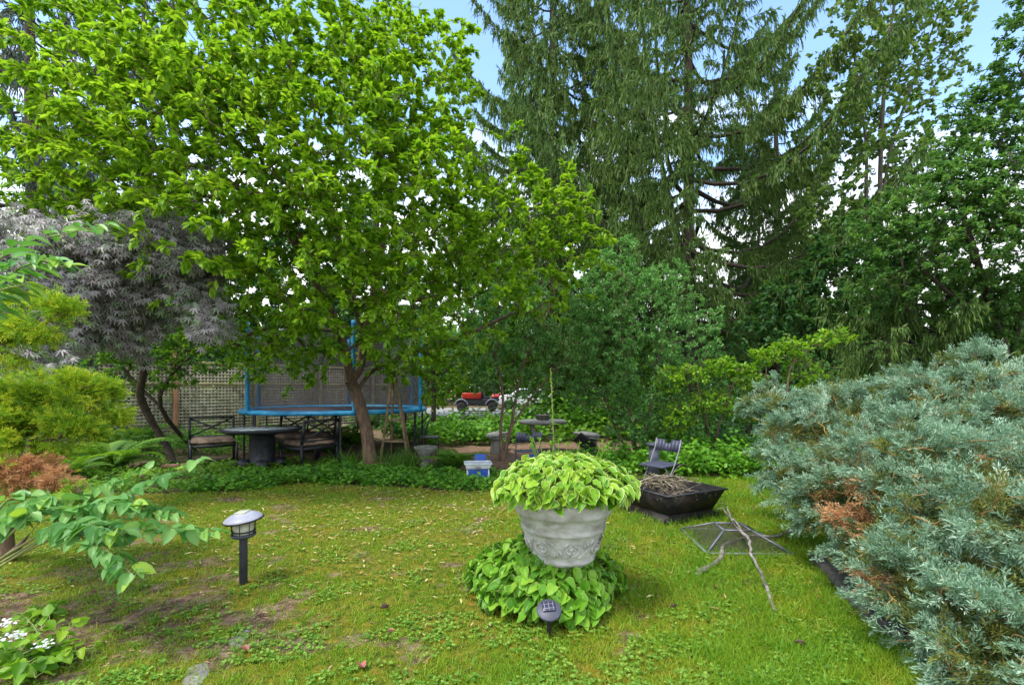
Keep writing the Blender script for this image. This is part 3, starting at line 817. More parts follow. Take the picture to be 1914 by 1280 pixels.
for side in range(4):
    Rs = R4 @ rotz(side * math.pi / 2)
    for _ in range(34):
        s_ = rg.uniform(-.9, .9); f = rg.uniform(.12, .95); hs = .345 + .095 * f; z = .13 + .215 * f
        p = fc + Rs @ np.array([s_ * hs * .97, -hs - .0035, z]); sz = rg.uniform(.004, .011)
        kk = 5; a = np.arange(kk) * 6.283 / kk + rg.random() * 3
        V = p + (Rs @ np.stack([np.cos(a) * sz, .40 * -np.sin(a) * sz * 1.0, np.sin(a) * sz * .92], 0)).T
        mb.add(V, [np.arange(kk)[None]])
mb.build('hole_pattern', M['hole'], fp)
M['deadwood'] = surf('grey_dead_twig', [(.06, .05, .035), (.20, .17, .12), (.42, .37, .27)], 18, .85, .4)
M['barkpale'] = surf('peeled_grey_branch', [(.05, .045, .035), (.15, .14, .12), (.32, .29, .27), (.42, .26, .23)], 16, .8, .5, contrast=(.3, .75))
mb = MB(); n = 120
c0 = fc + np.array([-.05, .02, .34]); a = rg.random(n) * 6.28; l = rg.uniform(.10, .27, n)
p0 = c0 + np.stack([rg.normal(size=n) * .11, rg.normal(size=n) * .11, rg.uniform(-.10, .06, n)], 1)
d = np.stack([np.cos(a), np.sin(a), rg.normal(size=n) * .28], 1)
s_ = np.linspace(-.5, .5, 5)[None, :, None]
ch = p0[:, None] + d[:, None] * s_ * 2 * l[:, None, None] * .8 + rg.normal(size=(n, 5, 3)) * .008
ch[..., 2] += .06 - .42 * ((ch[..., 0] - c0[0]) ** 2 + (ch[..., 1] - c0[1]) ** 2)
hsz = .40
loc = (ch - fc) @ R4; loc[..., :2] = np.clip(loc[..., :2], -hsz, hsz); loc[..., 2] = np.maximum(loc[..., 2], .15); ch = loc @ R4.T + fc
tubes(mb, ch, rg.uniform(.003, .008, n)[:, None], 5)
tag(mb.build('twigs', M['deadwood'], loc=fc + [0, 0, .2]), 'heap of dry grey twigs piled inside the fire pit', 'twigs', kind='stuff')
def wpath(pts, r, seed, jit=.008, m=6):
    rg_ = np.random.default_rng(seed); pts = np.array(pts, float); t_ = np.linspace(0, len(pts) - 1, (len(pts) - 1) * m + 1)
    o_ = np.stack([np.interp(t_, np.arange(len(pts)), pts[:, k_]) for k_ in range(3)], 1); o_[1:-1] += rg_.normal(size=(len(o_) - 2, 3)) * jit * np.array([1, 1, .4])
    o_[1:-1] = (o_[:-2] + 2 * o_[1:-1] + o_[2:]) / 4
    return o_, np.interp(t_, np.arange(len(pts)), r) * (1 + .12 * rg_.normal(size=len(t_)))
# bigger stick hooked over the pit's left rim
pp, rr = wpath([fc + [-.50, -.17, .11], fc + [-.50, -.15, .27], fc + [-.40, -.1, .40], fc + [-.1, -.02, .47], fc + [.14, .02, .42], fc + [.3, .1, .33]], [.007, .009, .010, .009, .008, .005], 4)
mb = MB(); tubes(mb, pp, rr, 7, cap=True)
tag(mb.build('stick', M['deadwood'], loc=pp[0]), 'longer bent stick hooked over the left rim of the fire pit', 'stick')
pp, rr = wpath([fc + [.05, .2, .33], fc + [.2, .3, .50], fc + [.3, .35, .55], fc + [.42, .4, .47]], [.005, .004, .003, .002], 9)
mb = MB(); tubes(mb, pp, rr, 5, cap=True)
tag(mb.build('stick', M['deadwood'], loc=pp[0]), 'thin curved stick arching above the back of the fire pit', 'stick')

# spark screen lying in the grass
lc = np.array([2.14, 4.68, 0]); la = -.04; RL = rotz(la)
lid = empty('spark_screen', lc); tag(lid, 'pyramid mesh spark screen with grey frame lying on the lawn', 'spark screen')
M['mesh'] = screenmat('fine_wire_mesh', (.05, .042, .035), .42)
hb, ht, zt = .375, .125, .155
cb = [lc + RL @ np.array([sx_ * hb, sy_ * hb, .018]) for sx_, sy_ in ((-1, -1), (1, -1), (1, 1), (-1, 1))]
ct_ = [lc + RL @ np.array([sx_ * ht, sy_ * ht, zt]) for sx_, sy_ in ((-1, -1), (1, -1), (1, 1), (-1, 1))]
mb = MB(); mb.add(np.array(cb + ct_), [np.array([[0, 1, 5, 4], [1, 2, 6, 5], [2, 3, 7, 6], [3, 0, 4, 7], [4, 5, 6, 7]])]); mb.build('mesh_panel', M['mesh'], lid)
mb = MB()
for i in range(4): bar(mb, cb[i] + (cb[i] - cb[(i + 1) % 4]) * .012, cb[(i + 1) % 4], .028, .018)
mb.build('bottom_frame', M['metal_grey'], lid)
mb = MB()
for i in range(4): bar(mb, ct_[i] + (ct_[i] - ct_[(i + 1) % 4]) * .03, ct_[(i + 1) % 4], .018, .012)
mb.build('top_frame', M['metal_grey'], lid)
for i in range(4):
    mb = MB(); bar(mb, cb[i] + [0, 0, .005], ct_[i] + [0, 0, .003], .016, .012); mb.build('corner_bar', M['metal_grey'], lid)
mb = MB(); t_ = np.linspace(0, math.pi, 12); tubes(mb, lc + np.stack([.035 * np.cos(t_), 0 * t_, zt + .004 + .04 * np.sin(t_)], 1), .004, 6); mb.build('handle', M['metal_dark'], lid)

pp, rr = wpath([gnd(1336, 940, .10), gnd(1354, 941, .13), gnd(1366, 962, .17), gnd(1384, 985, .185), gnd(1400, 1008, .18), gnd(1404, 1034, .10), gnd(1418, 1062, .035), gnd(1432, 1096, .025), gnd(1440, 1124, .022), gnd(1452, 1141, .02)],
               [.003, .006, .009, .011, .013, .012, .013, .015, .013, .009], 3, .012)
pp = np.array(pp); mb = MB(); tubes(mb, pp, rr, 9, cap=True)
q0, q1 = wpath([pp[14], pp[14] + [-.04, .14, .08], pp[14] + [-.08, .20, .03]], [.007, .005, .002], 2); tubes(mb, q0, q1, 6)
q0, q1 = wpath([pp[20], pp[20] + [-.07, .05, .10]], [.007, .004], 2); tubes(mb, q0, q1, 6)
tag(mb.build('fallen_branch', M['barkpale'], loc=(2.0, 3.9, 0)), 'long crooked bare branch lying across the spark screen', 'branch')
pp, rr = wpath([gnd(1303, 1074, .02), gnd(1318, 1062, .03), gnd(1348, 1046, .03), [2.0, 4.5, .04], [2.35, 4.75, .05], gnd(1452, 1003, .06), gnd(1470, 995, .07)], [.020, .026, .020, .017, .014, .012, .010], 7, .012)
mb = MB(); tubes(mb, pp, rr, 9, cap=True)
e_ = pp[-1]
for dx, dy, dz in ((.22, .10, .12), (.3, .0, .03), (.16, .22, .02)):
    q0, q1 = wpath([e_, e_ + np.array([dx, dy, dz]) * .5, e_ + [dx, dy, dz]], [.007, .005, .002], int(dx * 100)); tubes(mb, q0, q1, 6)
tag(mb.build('fallen_branch', M['barkpale'], loc=(2.0, 4.5, 0)), 'shorter branch lying beneath the spark screen with its ends sticking out', 'branch')

# ------------------------------------------------------------------ furniture at the back of the lawn
M['plate'] = surf('slate_blue_plastic', [(.045, .05, .085), (.08, .085, .13)], 8, .45, .1)
M['tube'] = surf('grey_tube_metal', [(.16, .17, .20), (.28, .29, .33)], 10, .4, .05, metal=.3)
def folding_chair(loc, rz, lab):
    r = empty('folding_chair', (0, 0, 0)); tag(r, lab, 'chair', 'folding garden chairs')
    for sx_ in (-1, 1):
        x = sx_ * .20
        mb = MB(); tubes(mb, np.array([[x, -.24, .0], [x, -.10, .22], [x, .06, .47], [x, .16, .66], [x, .20, .79]]), .010, 8, cap=True); mb.build('back_leg_tube', M['tube'], r)
        mb = MB(); tubes(mb, np.array([[x * .88, .24, .0], [x * .88, .06, .23], [x * .88, -.12, .43]]), .010, 8, cap=True); mb.build('front_leg_tube', M['tube'], r)
    mb = MB(); tubes(mb, np.array([[-.2, -.20, .06], [.2, -.20, .06]]), .008, 7); mb.build('leg_brace', M['tube'], r); mb = MB(); tubes(mb, np.array([[-.18, .20, .055], [.18, .20, .055]]), .008, 7); mb.build('leg_brace', M['tube'], r)
    mb = MB(); box(mb, (0, -.01, .455), (.40, .38, .022), np.array([[1, 0, 0], [0, .998, -.05], [0, .05, .998]])); mb.build('seat', M['plate'], r, bevel=.01)
    c_, s_ = math.cos(-.28), math.sin(-.28); Rb = np.array([[1, 0, 0], [0, c_, -s_], [0, s_, c_]])
    mb = MB(); xs = np.linspace(-.215, .215, 9)
    for i in range(8):
        cx_ = (xs[i] + xs[i + 1]) / 2; hh = .16 if i not in (3, 4) else .115
        box(mb, np.array([cx_, .175, .70]) + Rb @ np.array([0, 0, (hh - .16) / 2]), (.0555, .016, hh), Rb)
    mb.build('backrest', M['plate'], r)
    r.location = [float(q) for q in loc]; r.rotation_euler = (0, 0, rz)
    return r
folding_chair((2.03, 6.62, 0), -.95, 'slate blue folding chair standing open behind the fire pit')
folding_chair((.25, 8.0, 0), math.pi + .15, 'slate blue folding chair between the urn hosta and the stone table')

# blue and white box
M['blue'] = surf('blue_plastic', [(.01, .06, .30), (.02, .10, .45)], 6, .4, .05)
M['bluefoam'] = surf('turquoise_blue_foam', [(.005, .13, .30), (.012, .23, .46), (.08, .34, .52)], 5, .45, .05)
M['white'] = surf('scuffed_white_plastic', [(.42, .45, .47), (.62, .66, .68), (.75, .77, .78)], 5, .5, .05)
kc = gnd(893, 899); r = empty('storage_crate', kc); tag(r, 'blue plastic crate with a white tray lid at the edge of the bed', 'crate')
K = rotz(.12)
def kb(name, c, s_, mat, bev=.006, top=1.0, M2=None):
    mb = MB(); box(mb, kc + K @ np.array(c), s_, K if M2 is None else K @ M2, top=top); return mb.build(name, mat, r, bevel=bev)
kb('body', (0, 0, .11), (.30, .26, .22), M['blue'], top=1.06)
kb('side_band', (-.155, 0, .10), (.05, .26, .20), M['white']); kb('side_band', (.155, 0, .10), (.05, .26, .20), M['white'])
kb('tray', (0, 0, .255), (.38, .30, .07), M['white'], top=1.08)
mb = MB()
for c, s_ in (((0, -.165, .298), (.44, .022, .018)), ((0, .165, .298), (.44, .022, .018)), ((-.21, 0, .298), (.022, .31, .018)), ((.21, 0, .298), (.022, .31, .018))): box(mb, kc + K @ np.array(c), s_, K)
mb.build('tray_rim', M['white'], r, bevel=.004)
kb('latch', (0, -.172, .24), (.07, .02, .045), M['stone'])
mb = MB(); box(mb, kc + K @ np.array([.055, .24, .20]), (.19, .03, .40), K)
tag(mb.build('plastic_lid', M['blue'], loc=kc + [.05, .24, 0], bevel=.006), 'blue plastic lid standing upright behind the white tray', 'lid')
mb = MB(); q = gnd(996, 868); lathe(mb, [(.10, 0), (.12, .16), (.128, .17), (.128, .18), (.11, .18), (.10, .02), (.001, .02)], q, 24)
tag(mb.build('bucket', M['blue'], loc=q, smooth=True), 'small blue bucket on the ground under the far folding chair', 'bucket')
q = np.array([2.36, 8.0, 0]); r = empty('pedestal_pot', q); tag(r, 'small slate grey plastic pedestal with a wide top behind the folding chair', 'pedestal')
mb = MB(); lathe(mb, [(.10, 0), (.085, .30), (.08, .52)], q, 20); mb.build('base', M['plate'], r, smooth=True)
mb = MB(); lathe(mb, [(.07, .52), (.12, .55), (.125, .585), (.11, .585), (.05, .56), (.001, .56)], q, 24); mb.build('bowl', M['plate'], r)

# concrete table and curved benches
M['conc'] = surf('mossy_concrete', [(.10, .11, .09), (.20, .205, .185), (.32, .32, .30)], 7, .9, .5)
tcn = np.array([.72, 11.2, 0]); r = empty('stone_table', tcn); tag(r, 'round concrete garden table on two scrolled legs', 'table')
mb = MB(); lathe(mb, [(.50, .67), (.55, .685), (.56, .71), (.56, .735), (.54, .75), (.001, .752)], tcn, 40); mb.build('tabletop', M['conc'], r)
for sx_ in (-1, 1):
    mb = MB()
    pr = [(0, .17, .0), (.10, .16, .0), (.2, .11, .03), (.4, .09, .05), (.55, .13, .02), (.67, .18, -.02)]
    V, fs = [], []
    for i, (z, hw, sh) in enumerate(pr):
        for (a_, b_2) in ((-1, -1), (1, -1), (1, 1), (-1, 1)): V.append(tcn + [sx_ * (.25 - sh) + a_ * .055, b_2 * hw, z])
        if i: fs += [[(i - 1) * 4 + q, (i - 1) * 4 + (q + 1) % 4, i * 4 + (q + 1) % 4, i * 4 + q] for q in range(4)]
    mb.add(np.array(V), [np.array(fs)]); mb.build('leg', M['conc'], r, bevel=.01)
def bench(c, a0_, lab):
    c = np.array(c, float); r_ = empty('stone_bench', c); tag(r_, lab, 'bench', 'curved concrete benches round the stone table')
    ang = np.linspace(a0_ - .52, a0_ + .52, 14); V = []
    cen = tcn
    for a in ang:
        for rr_, z in ((.95, .37), (1.30, .37), (1.32, .40), (1.30, .435), (.95, .435)): V.append(cen + [rr_ * math.cos(a), rr_ * math.sin(a), z])
    m_ = 5; fs = [[i * m_ + q, i * m_ + (q + 1) % m_, (i + 1) * m_ + (q + 1) % m_, (i + 1) * m_ + q] for i in range(13) for q in range(m_)]
    mb = MB(); mb.add(np.array(V), [np.array(fs), np.array([list(range(m_)), [13 * m_ + q for q in range(m_)][::-1]])]); mb.build('seat', M['conc'], r_)
    for s2 in (-.3, .3):
        mb = MB(); a = a0_ + s2; p = cen + np.array([1.12 * math.cos(a), 1.12 * math.sin(a), 0])
        box(mb, p + [0, 0, .183], (.26, .13, .366), rotz(a), top=.8); mb.build('leg', M['conc'], r_, bevel=.015)
bench(tcn + [-1.12, 0, 0], math.radians(178), 'curved concrete bench left of the stone table, behind the thin tree stems')
bench(tcn + [1.1, .1, 0], math.radians(5), 'curved concrete bench right of the stone table')
mb = MB(); q = tcn + [0, .05, .752]; lathe(mb, [(.13, 0), (.15, .02), (.16, .10), (.17, .105), (.17, .12), (.14, .12), (.13, .03), (.001, .03)], q, 24)
tag(mb.build('bowl', M['stone_dark'], loc=q, smooth=True), 'dark shallow bowl on the round stone table', 'bowl')
# black thing leaning by the right bench
q = gnd(1093, 850); r = empty('garden_cart', q); tag(r, 'black folded plastic shell leaning beside the right stone bench', 'folded seat')
mb = MB(); bar(mb, q + [-.18, 0, .42], q + [.18, 0, .12], .05, .30, up=(0, -.5, 1)); mb.build('shell', M['black'], r, bevel=.02)
mb = MB()
for k_ in range(4): tubes(mb, np.array([q + [-.12 + .09 * k_, -.05, .36 - .07 * k_], q + [-.06 + .09 * k_, -.08, .0]]), .012, 6)
mb.build('leg', M['metal_dark'], r)

# ---- patio set at the left
M['cushion'] = surf('weathered_brown_cushion', [(.05, .035, .028), (.14, .10, .075), (.26, .19, .14), (.28, .10, .07)], 6, .9, .4, contrast=(.28, .8))
M['glassy'] = surf('mottled_table_glass', [(.10, .13, .12), (.30, .36, .36), (.62, .68, .70)], 9, .12, contrast=(.35, .62))
tb = np.array([-4.75, 9.15, 0]); r = empty('patio_table', tb); tag(r, 'round patio table with mottled glass top on a dark pedestal', 'table')
mb = MB(); lathe(mb, [(.60, .66), (.69, .69), (.71, .72), (.70, .742), (.655, .745), (.645, .728), (.60, .722)], tb, 48); mb.build('table_rim', M['metal_dark'], r, smooth=True)
mb = MB(); lathe(mb, [(.62, .724), (.645, .74), (.001, .742)], tb, 48); mb.build('glass_top', M['glassy'], r)
mb = MB(); lathe(mb, [(.24, .05), (.235, .1), (.225, .14), (.22, .60), (.28, .66), (.58, .665)], tb, 16); mb.build('pedestal', M['metal_dark'], r)
for k_ in range(4):
    a = k_ * math.pi / 2 + .5; d = np.array([math.cos(a), math.sin(a), 0])
    mb = MB(); lathe(mb, [(.001, .0), (.10, .0), (.13, .03), (.13, .10), (.10, .16), (.001, .18)], tb + d * .30, 16); mb.build('foot', M['metal_dark'], r, smooth=True)
def x_seat(wd, loc, rz, lab, name='patio_chair', cat='chair', nx=1, group=None):
    r_ = empty(name, (0, 0, 0)); tag(r_, lab, cat, group)
    h = wd / 2; mt = M['metal_dark']
    for sx_ in (-1, 1):
        mb = MB(); bar(mb, (sx_ * h, .33, 0), (sx_ * h, .33, .45), .045, .045, up=(0, 1, 0)); bar(mb, (sx_ * h, .33, .44), (sx_ * h, .43, .90), .045, .04, up=(0, 1, 0)); mb.build('back_post', mt, r_)
        mb = MB(); bar(mb, (sx_ * h, -.33, 0), (sx_ * h, -.33, .40), .045, .045, up=(0, 1, 0)); mb.build('leg', mt, r_)
    mb = MB()
    for a, b in (((-h, -.33, .36), (h, -.33, .36)), ((-h, .33, .36), (h, .33, .36)), ((-h, -.33, .36), (-h, .33, .36)), ((h, -.33, .36), (h, .33, .36)), ((0, -.33, .36), (0, .33, .36))): bar(mb, a, b, .035, .05)
    mb.build('seat_frame', mt, r_)
    mb = MB(); bar(mb, (-h, .428, .885), (h, .428, .885), .045, .035); bar(mb, (-h, .35, .50), (h, .35, .50), .03, .03)
    for i in range(nx):
        xa = -h + i * wd / nx; xb = xa + wd / nx
        bar(mb, (xa, .352, .51), (xb, .422, .87), .03, .022, up=(0, -1, .2)); bar(mb, (xa, .424, .87), (xb, .354, .51), .03, .022, up=(0, -1, .2))
        if i: bar(mb, (xa, .352, .5), (xa, .424, .87), .03, .03, up=(0, 1, 0))
    mb.build('back_frame', mt, r_)
    mb = MB(); g_ = np.linspace(-1, 1, 15)
    X, Y = np.meshgrid(g_, g_); ed = np.clip((1 - np.maximum(np.abs(X), np.abs(Y))) * 6, 0, 1) ** .4
    zt_ = .43 + .075 * ed + .012 * pn(X * wd, Y, .4, 7)
    nV = X.size
    V = np.concatenate([np.stack([X * (h - .01), Y * .33, zt_], -1).reshape(-1, 3), np.stack([X * (h - .01), Y * .33, .43 - .045 * ed], -1).reshape(-1, 3)])
    j, i_ = np.meshgrid(np.arange(14), np.arange(14), indexing='ij'); b_3 = (j * 15 + i_).ravel()
    q_ = np.stack([b_3, b_3 + 1, b_3 + 16, b_3 + 15], -1); mb.add(V, [q_, q_[:, ::-1] + nV]); mb.build('cushion', M['cushion'], r_, smooth=True)
    r_.location = [float(q) for q in loc]; r_.rotation_euler = (0, 0, rz); return r_
x_seat(.78, (-6.05, 9.75, 0), math.radians(35), 'patio chair with brown cushion and cross back left of the round table')
x_seat(.78, (-3.98, 9.45, 0), math.radians(-122), 'patio chair with thick brown cushion right of the round table, seen from behind')
x_seat(1.35, (-4.75, 10.7, 0), math.radians(-8), 'wide cross backed patio bench behind the round table, under the trampoline edge', 'patio_bench', 'bench', 2)
# curved dark metal chair back by the trampoline's right leg
q = np.array([-2.02, 11.0, 0]); r = empty('garden_chair', q); tag(r, 'dark metal chair with a curved back right of the trampoline legs', 'chair')
mb = MB()
for dx in (0, .12): tubes(mb, np.array([q + [-.08 + dx, 0, 0], q + [-.10 + dx, 0, .4], q + [-.02 + dx, .05, .72], q + [.10 + dx, .08, .88]]), .018, 7)
mb.build('back_frame', M['metal_dark'], r)
mb = MB(); box(mb, q + [.16, -.2, .40], (.42, .42, .03)); mb.build('seat', M['metal_dark'], r, bevel=.01)
for dx, dy in ((-.02, -.38), (.34, -.38), (.34, -.02)):
    mb = MB(); tubes(mb, np.array([q + [dx, dy, 0], q + [dx, dy, .39]]), .014, 6); mb.build('leg', M['metal_dark'], r)

# ---- trampoline
tcx = np.array([-4.12, 11.4, 0]); r = empty('trampoline', tcx); tag(r, 'round trampoline with blue padded rim, blue foam poles and dark safety net', 'trampoline')
TR, TZ = 2.0, 1.0
M['mat'] = surf('brown_black_mat', [(.10, .05, .04), (.24, .12, .09)], 3, .8)
M['net'] = screenmat('dark_safety_net', (.07, .062, .08), .50)
mb = MB(); lathe(mb, [(TR - .20, TZ - .01), (TR - .22, TZ + .02), (TR - .05, TZ + .05), (TR + .05, TZ + .03), (TR + .08, TZ - .01), (TR + .05, TZ - .045), (TR - .02, TZ - .03)], tcx, 72); mb.build('pad', M['bluefoam'], r, smooth=True)
mb = MB(); lathe(mb, [(TR - .24, TZ + .0), (.001, TZ - .005)], tcx, 48); mb.build('jump_mat', M['mat'], r)
for ph in (-10, -62, -128, 172, 102, 45):
    a = rad(ph); d = np.array([math.cos(a), math.sin(a), 0])
    mb = MB(); rg = np.random.default_rng(ph + 300); z = np.linspace(TZ - .05, 2.85, 26)
    tubes(mb, tcx + d * (TR + .05) + np.c_[np.zeros((26, 2)), z] + rg.normal(size=(26, 3)) * [.006, .006, 0], .042 * (1 + .1 * rg.normal(size=26)), 9, cap=True); mb.build('foam_pole', M['bluefoam'], r, smooth=True)
    for da in (-.12, .12):
        d2 = np.array([math.cos(a + da), math.sin(a + da), 0])
        mb = MB(); tubes(mb, np.array([tcx + d2 * (TR + .02) + [0, 0, TZ - .05], tcx + d2 * (TR + .02)]), .022, 8); mb.build('leg', M['metal_dark'], r)
mb = MB(); a = np.linspace(0, 2 * math.pi, 73)[:-1]; zz = np.linspace(TZ + .02, 2.75, 8)
V = np.concatenate([np.stack([tcx[0] + (TR - .12 - .05 * math.sin((z - TZ) / 1.75 * math.pi) * (1 - np.abs(np.cos(a * 3)))) * np.cos(a), tcx[1] + (TR - .12) * np.sin(a), z - .0 * a], -1) for z in zz])
k_ = 72; mb.add(V, [np.array([[j * k_ + i, j * k_ + (i + 1) % k_, (j + 1) * k_ + (i + 1) % k_, (j + 1) * k_ + i] for j in range(7) for i in range(k_)])]); mb.build('safety_net', M['net'], r, smooth=True)

# ---- lattice fence
M['wood'] = surf('weathered_grey_wood', [(.24, .20, .14), (.46, .41, .31), (.66, .60, .48)], 6, .85, .3, stretch=(1, 1, 1))
M['woodgreen'] = surf('mossy_pine_rail', [(.22, .21, .10), (.42, .38, .18), (.55, .5, .28)], 6, .85, .3)
M['orangepost'] = surf('reddish_brown_post', [(.28, .12, .06), (.50, .25, .14), (.6, .36, .22)], 5, .8, .3, stretch=(2, 2, .5))
fo = np.array([-10.4, 12.0, 0]); fd = nrm(np.array([2.3, 3.0, 0])); fn = np.array([fd[1], -fd[0], 0])
fence = empty('lattice_fence', fo); tag(fence, 'weathered square lattice fence running behind the patio set and trampoline', 'fence')
RF = np.stack([fd, -fn, [0, 0, 1]], 1)
H_ = 2.25
for k_ in range(-3, 5):
    t0_ = 1.72 + 2.18 * k_
    p = fo + fd * t0_
    mb = MB(); hh = 2.62 if k_ == 0 else 2.3
    box(mb, p + [0, 0, hh / 2] + fn * .03, (.10, .10, hh), RF)
    mb.build('post', M['orangepost'] if k_ == 0 else (M['woodgreen']), fence, bevel=.006)
    if k_ < 4:
        c = p + fd * 1.09
        mb = MB()
        for x in np.arange(-1.0, 1.01, .092): box(mb, c + fd * x + [0, 0, 1.16], (.042, .008, 2.06), RF)
        for z in np.arange(.16, 2.18, .092): box(mb, c + fn * .0085 + [0, 0, z], (2.08, .008, .042), RF)
        mb.build('lattice_panel', M['wood'], fence)
        for z in (H_ - .03, 1.62, .12):
            mb = MB(); box(mb, c + fn * .032 + [0, 0, z], (2.075, .045, .075), RF); mb.build('rail', M['woodgreen'], fence)

# ---- wooden obelisk by the magnolia trunk
M['stick'] = surf('weathered_trellis_wood', [(.10, .07, .04), (.20, .15, .09), (.32, .25, .16)], 8, .85, .4)
q = np.array([-2.42, 9.85, 0]); r = empty('garden_obelisk', q); tag(r, 'weathered wooden obelisk trellis right of the magnolia trunk', 'trellis')
cr_ = [(-.24, -.12), (.35, -.24), (.30, .24), (-.12, .22)]
for dx, dy in cr_:
    mb = MB(); bar(mb, q + [dx, dy, 0], q + [dx * .07, dy * .07, 1.82], .045, .035, up=(0, 1, 0)); mb.build('leg', M['stick'], r)
for z in (.42, .85, 1.2):
    f = 1 - z / 1.82 * .93
    mb = MB()
    for i in range(4): bar(mb, q + [cr_[i][0] * f, cr_[i][1] * f, z], q + [cr_[(i + 1) % 4][0] * f, cr_[(i + 1) % 4][1] * f, z], .028, .028)
    mb.build('rung', M['stick'], r)
mb = MB(); box(mb, q + [0, 0, 1.85], (.07, .06, .10), top=.4); mb.build('finial', M['stick'], r)

q = gnd(796, 872); mb = MB(); lathe(mb, [(.11, 0), (.115, .05), (.08, .08), (.09, .15), (.16, .27), (.215, .35), (.225, .385), (.205, .39), (.17, .33), (.001, .32)], q, 32)
tag(mb.build('stone_planter', M['conc'], loc=q, smooth=True), 'small pale concrete planter in the bed right of the obelisk', 'planter')
# red ring of edging round the maple foot
M['redstone'] = surf('dull_red_edging_stone', [(.12, .05, .045), (.26, .12, .10), (.34, .2, .18)], 7, .85, .4)
mq = gnd(322, 872)
for i, a in enumerate((-2.7, -1.9, -1.1, -.3)):
    mb = MB(); c = mq + np.array([.42 * math.cos(a), .36 * math.sin(a), .045]); box(mb, c, (.30, .12, .10), rotz(a + math.pi / 2), top=.9)
    tag(mb.build('edging_stone', M['redstone'], loc=(c[0], c[1], 0), bevel=.015), 'dull red edging stone at the purple maple foot, %s of four from the left' % ('first', 'second', 'third', 'last')[i], 'edging stone', 'red edging stones round the maple foot')

# ---- far away: utility cart, car, wall
M['red'] = surf('red_vehicle_paint', [(.42, .02, .012), (.55, .04, .02)], 3, .35)
M['rubber'] = surf('tyre_rubber', [(.012, .012, .013), (.03, .03, .03)], 10, .85)
M['rim'] = surf('pale_wheel_rim', [(.35, .36, .38), (.5, .5, .52)], 6, .4, metal=.4)
M['carwhite'] = surf('white_car_paint', [(.66, .68, .72), (.74, .75, .78)], 2, .25)
M['carglass'] = surf('dark_car_glass', [(.02, .025, .03), (.05, .06, .07)], 4, .08)
def wheel(root, c, R_, wd, mat_=None):
    Mx = np.array([[1, 0, 0], [0, 0, 1], [0, -1, 0.]])
    w_ = MB(); lathe(w_, [(R_ * .55, -wd / 2), (R_ * .93, -wd / 2), (R_, -wd * .3), (R_, wd * .3), (R_ * .93, wd / 2), (R_ * .55, wd / 2)], c, 24, M=Mx)
    t_ = w_.build('wheel', M['rubber'], root, smooth=False)
    w2 = MB(); lathe(w2, [(.001, -wd * .30), (R_ * .2, -wd * .42), (R_ * .56, -wd * .36), (R_ * .56, wd * .36), (R_ * .2, wd * .42), (.001, wd * .3)], c, 16, M=Mx)
    o = w2.build('rim', M['rim'], t_); return t_
uc = np.array([-2.2, 31, 0.02]); r = empty('utility_vehicle', uc); tag(r, 'black off road utility cart with a red cargo bed parked on the far drive', 'utility cart')
mb = MB(); box(mb, uc + [.0, 0, .58], (2.6, 1.25, .44), top=.97); box(mb, uc + [1.05, 0, .80], (.7, 1.15, .30), top=.8); mb.build('chassis', M['black'], r, bevel=.05)
mb = MB(); box(mb, uc + [-.35, 0, .98], (1.15, 1.3, .36), top=1.06); mb.build('cargo_bed', M['red'], r, bevel=.03)
mb = MB(); box(mb, uc + [1.15, 0, 1.0], (.55, 1.1, .2), top=.75); mb.build('hood', M['red'], r, bevel=.05)
mb = MB()
for y in (-.6, .6):
    tubes(mb, uc + np.array([[.25, y, .8], [.28, y, 1.85], [.85, y, 1.8], [1.1, y, 1.0]]), .03, 6)
tubes(mb, uc + np.array([[.28, -.6, 1.85], [.28, .6, 1.85]]), .03, 6); tubes(mb, uc + np.array([[.85, -.6, 1.8], [.85, .6, 1.8]]), .03, 6); mb.build('roll_cage', M['black'], r)
mb = MB(); box(mb, uc + [.55, 0, .85], (.5, 1.0, .2)); box(mb, uc + [.34, 0, 1.15], (.12, 1.0, .5)); mb.build('seat', M['black'], r, bevel=.04)
for x in (-1.0, .95):
    for y in (-.62, .62): wheel(r, uc + [x, y, .28], .28, .22)
    for y in (-.62,):
        mb = MB(); a = np.linspace(.2, math.pi - .2, 9); tubes(mb, uc + np.stack([x + .42 * np.cos(a), y + 0 * a, .34 + .42 * np.sin(a)], 1), .05, 6); mb.build('fender', M['metal_grey'], r)
vc = np.array([1.1, 33.5, 0.02]); r = empty('parked_car', vc); tag(r, 'white car on the far drive seen between the thin tree stems', 'car')
pf = [(-2.1, .35), (-2.15, .75), (-1.95, .95), (-1.2, 1.05), (-.6, 1.45), (.7, 1.48), (1.45, 1.08), (2.0, .98), (2.15, .7), (2.1, .35)]
V = np.array([vc + [x, y, z] for y in (-.85, .85) for x, z in pf]); k_ = len(pf)
mb = MB(); mb.add(V, [np.arange(k_)[None], np.arange(k_, 2 * k_)[::-1][None], np.array([[i, k_ + i, k_ + (i + 1) % k_, (i + 1) % k_] for i in range(k_)])]); mb.build('body', M['carwhite'], r, bevel=.07)
mb = MB()
for y in (-.862,):
    V = np.array([vc + [x, y, z] for x, z in ((-1.05, 1.07), (-.55, 1.38), (.62, 1.40), (1.2, 1.08))]); mb.add(V, [np.arange(4)[None]])
mb.build('side_window', M['carglass'], r)
mb = MB(); box(mb, vc + [1.95, -.80, .80], (.36, .14, .22)); mb.build('tail_light', M['red'], r, bevel=.02)
for x in (-1.35, 1.35):
    for y in (-.8, .8): wheel(r, vc + [x, y, .33], .34, .2)
M['wallstone'] = surf('beige_stone_wall', [(.26, .22, .16), (.42, .37, .28), (.55, .5, .42)], 5, .9, .4)
wl = at(1345, 790, 19); wl[2] = 0
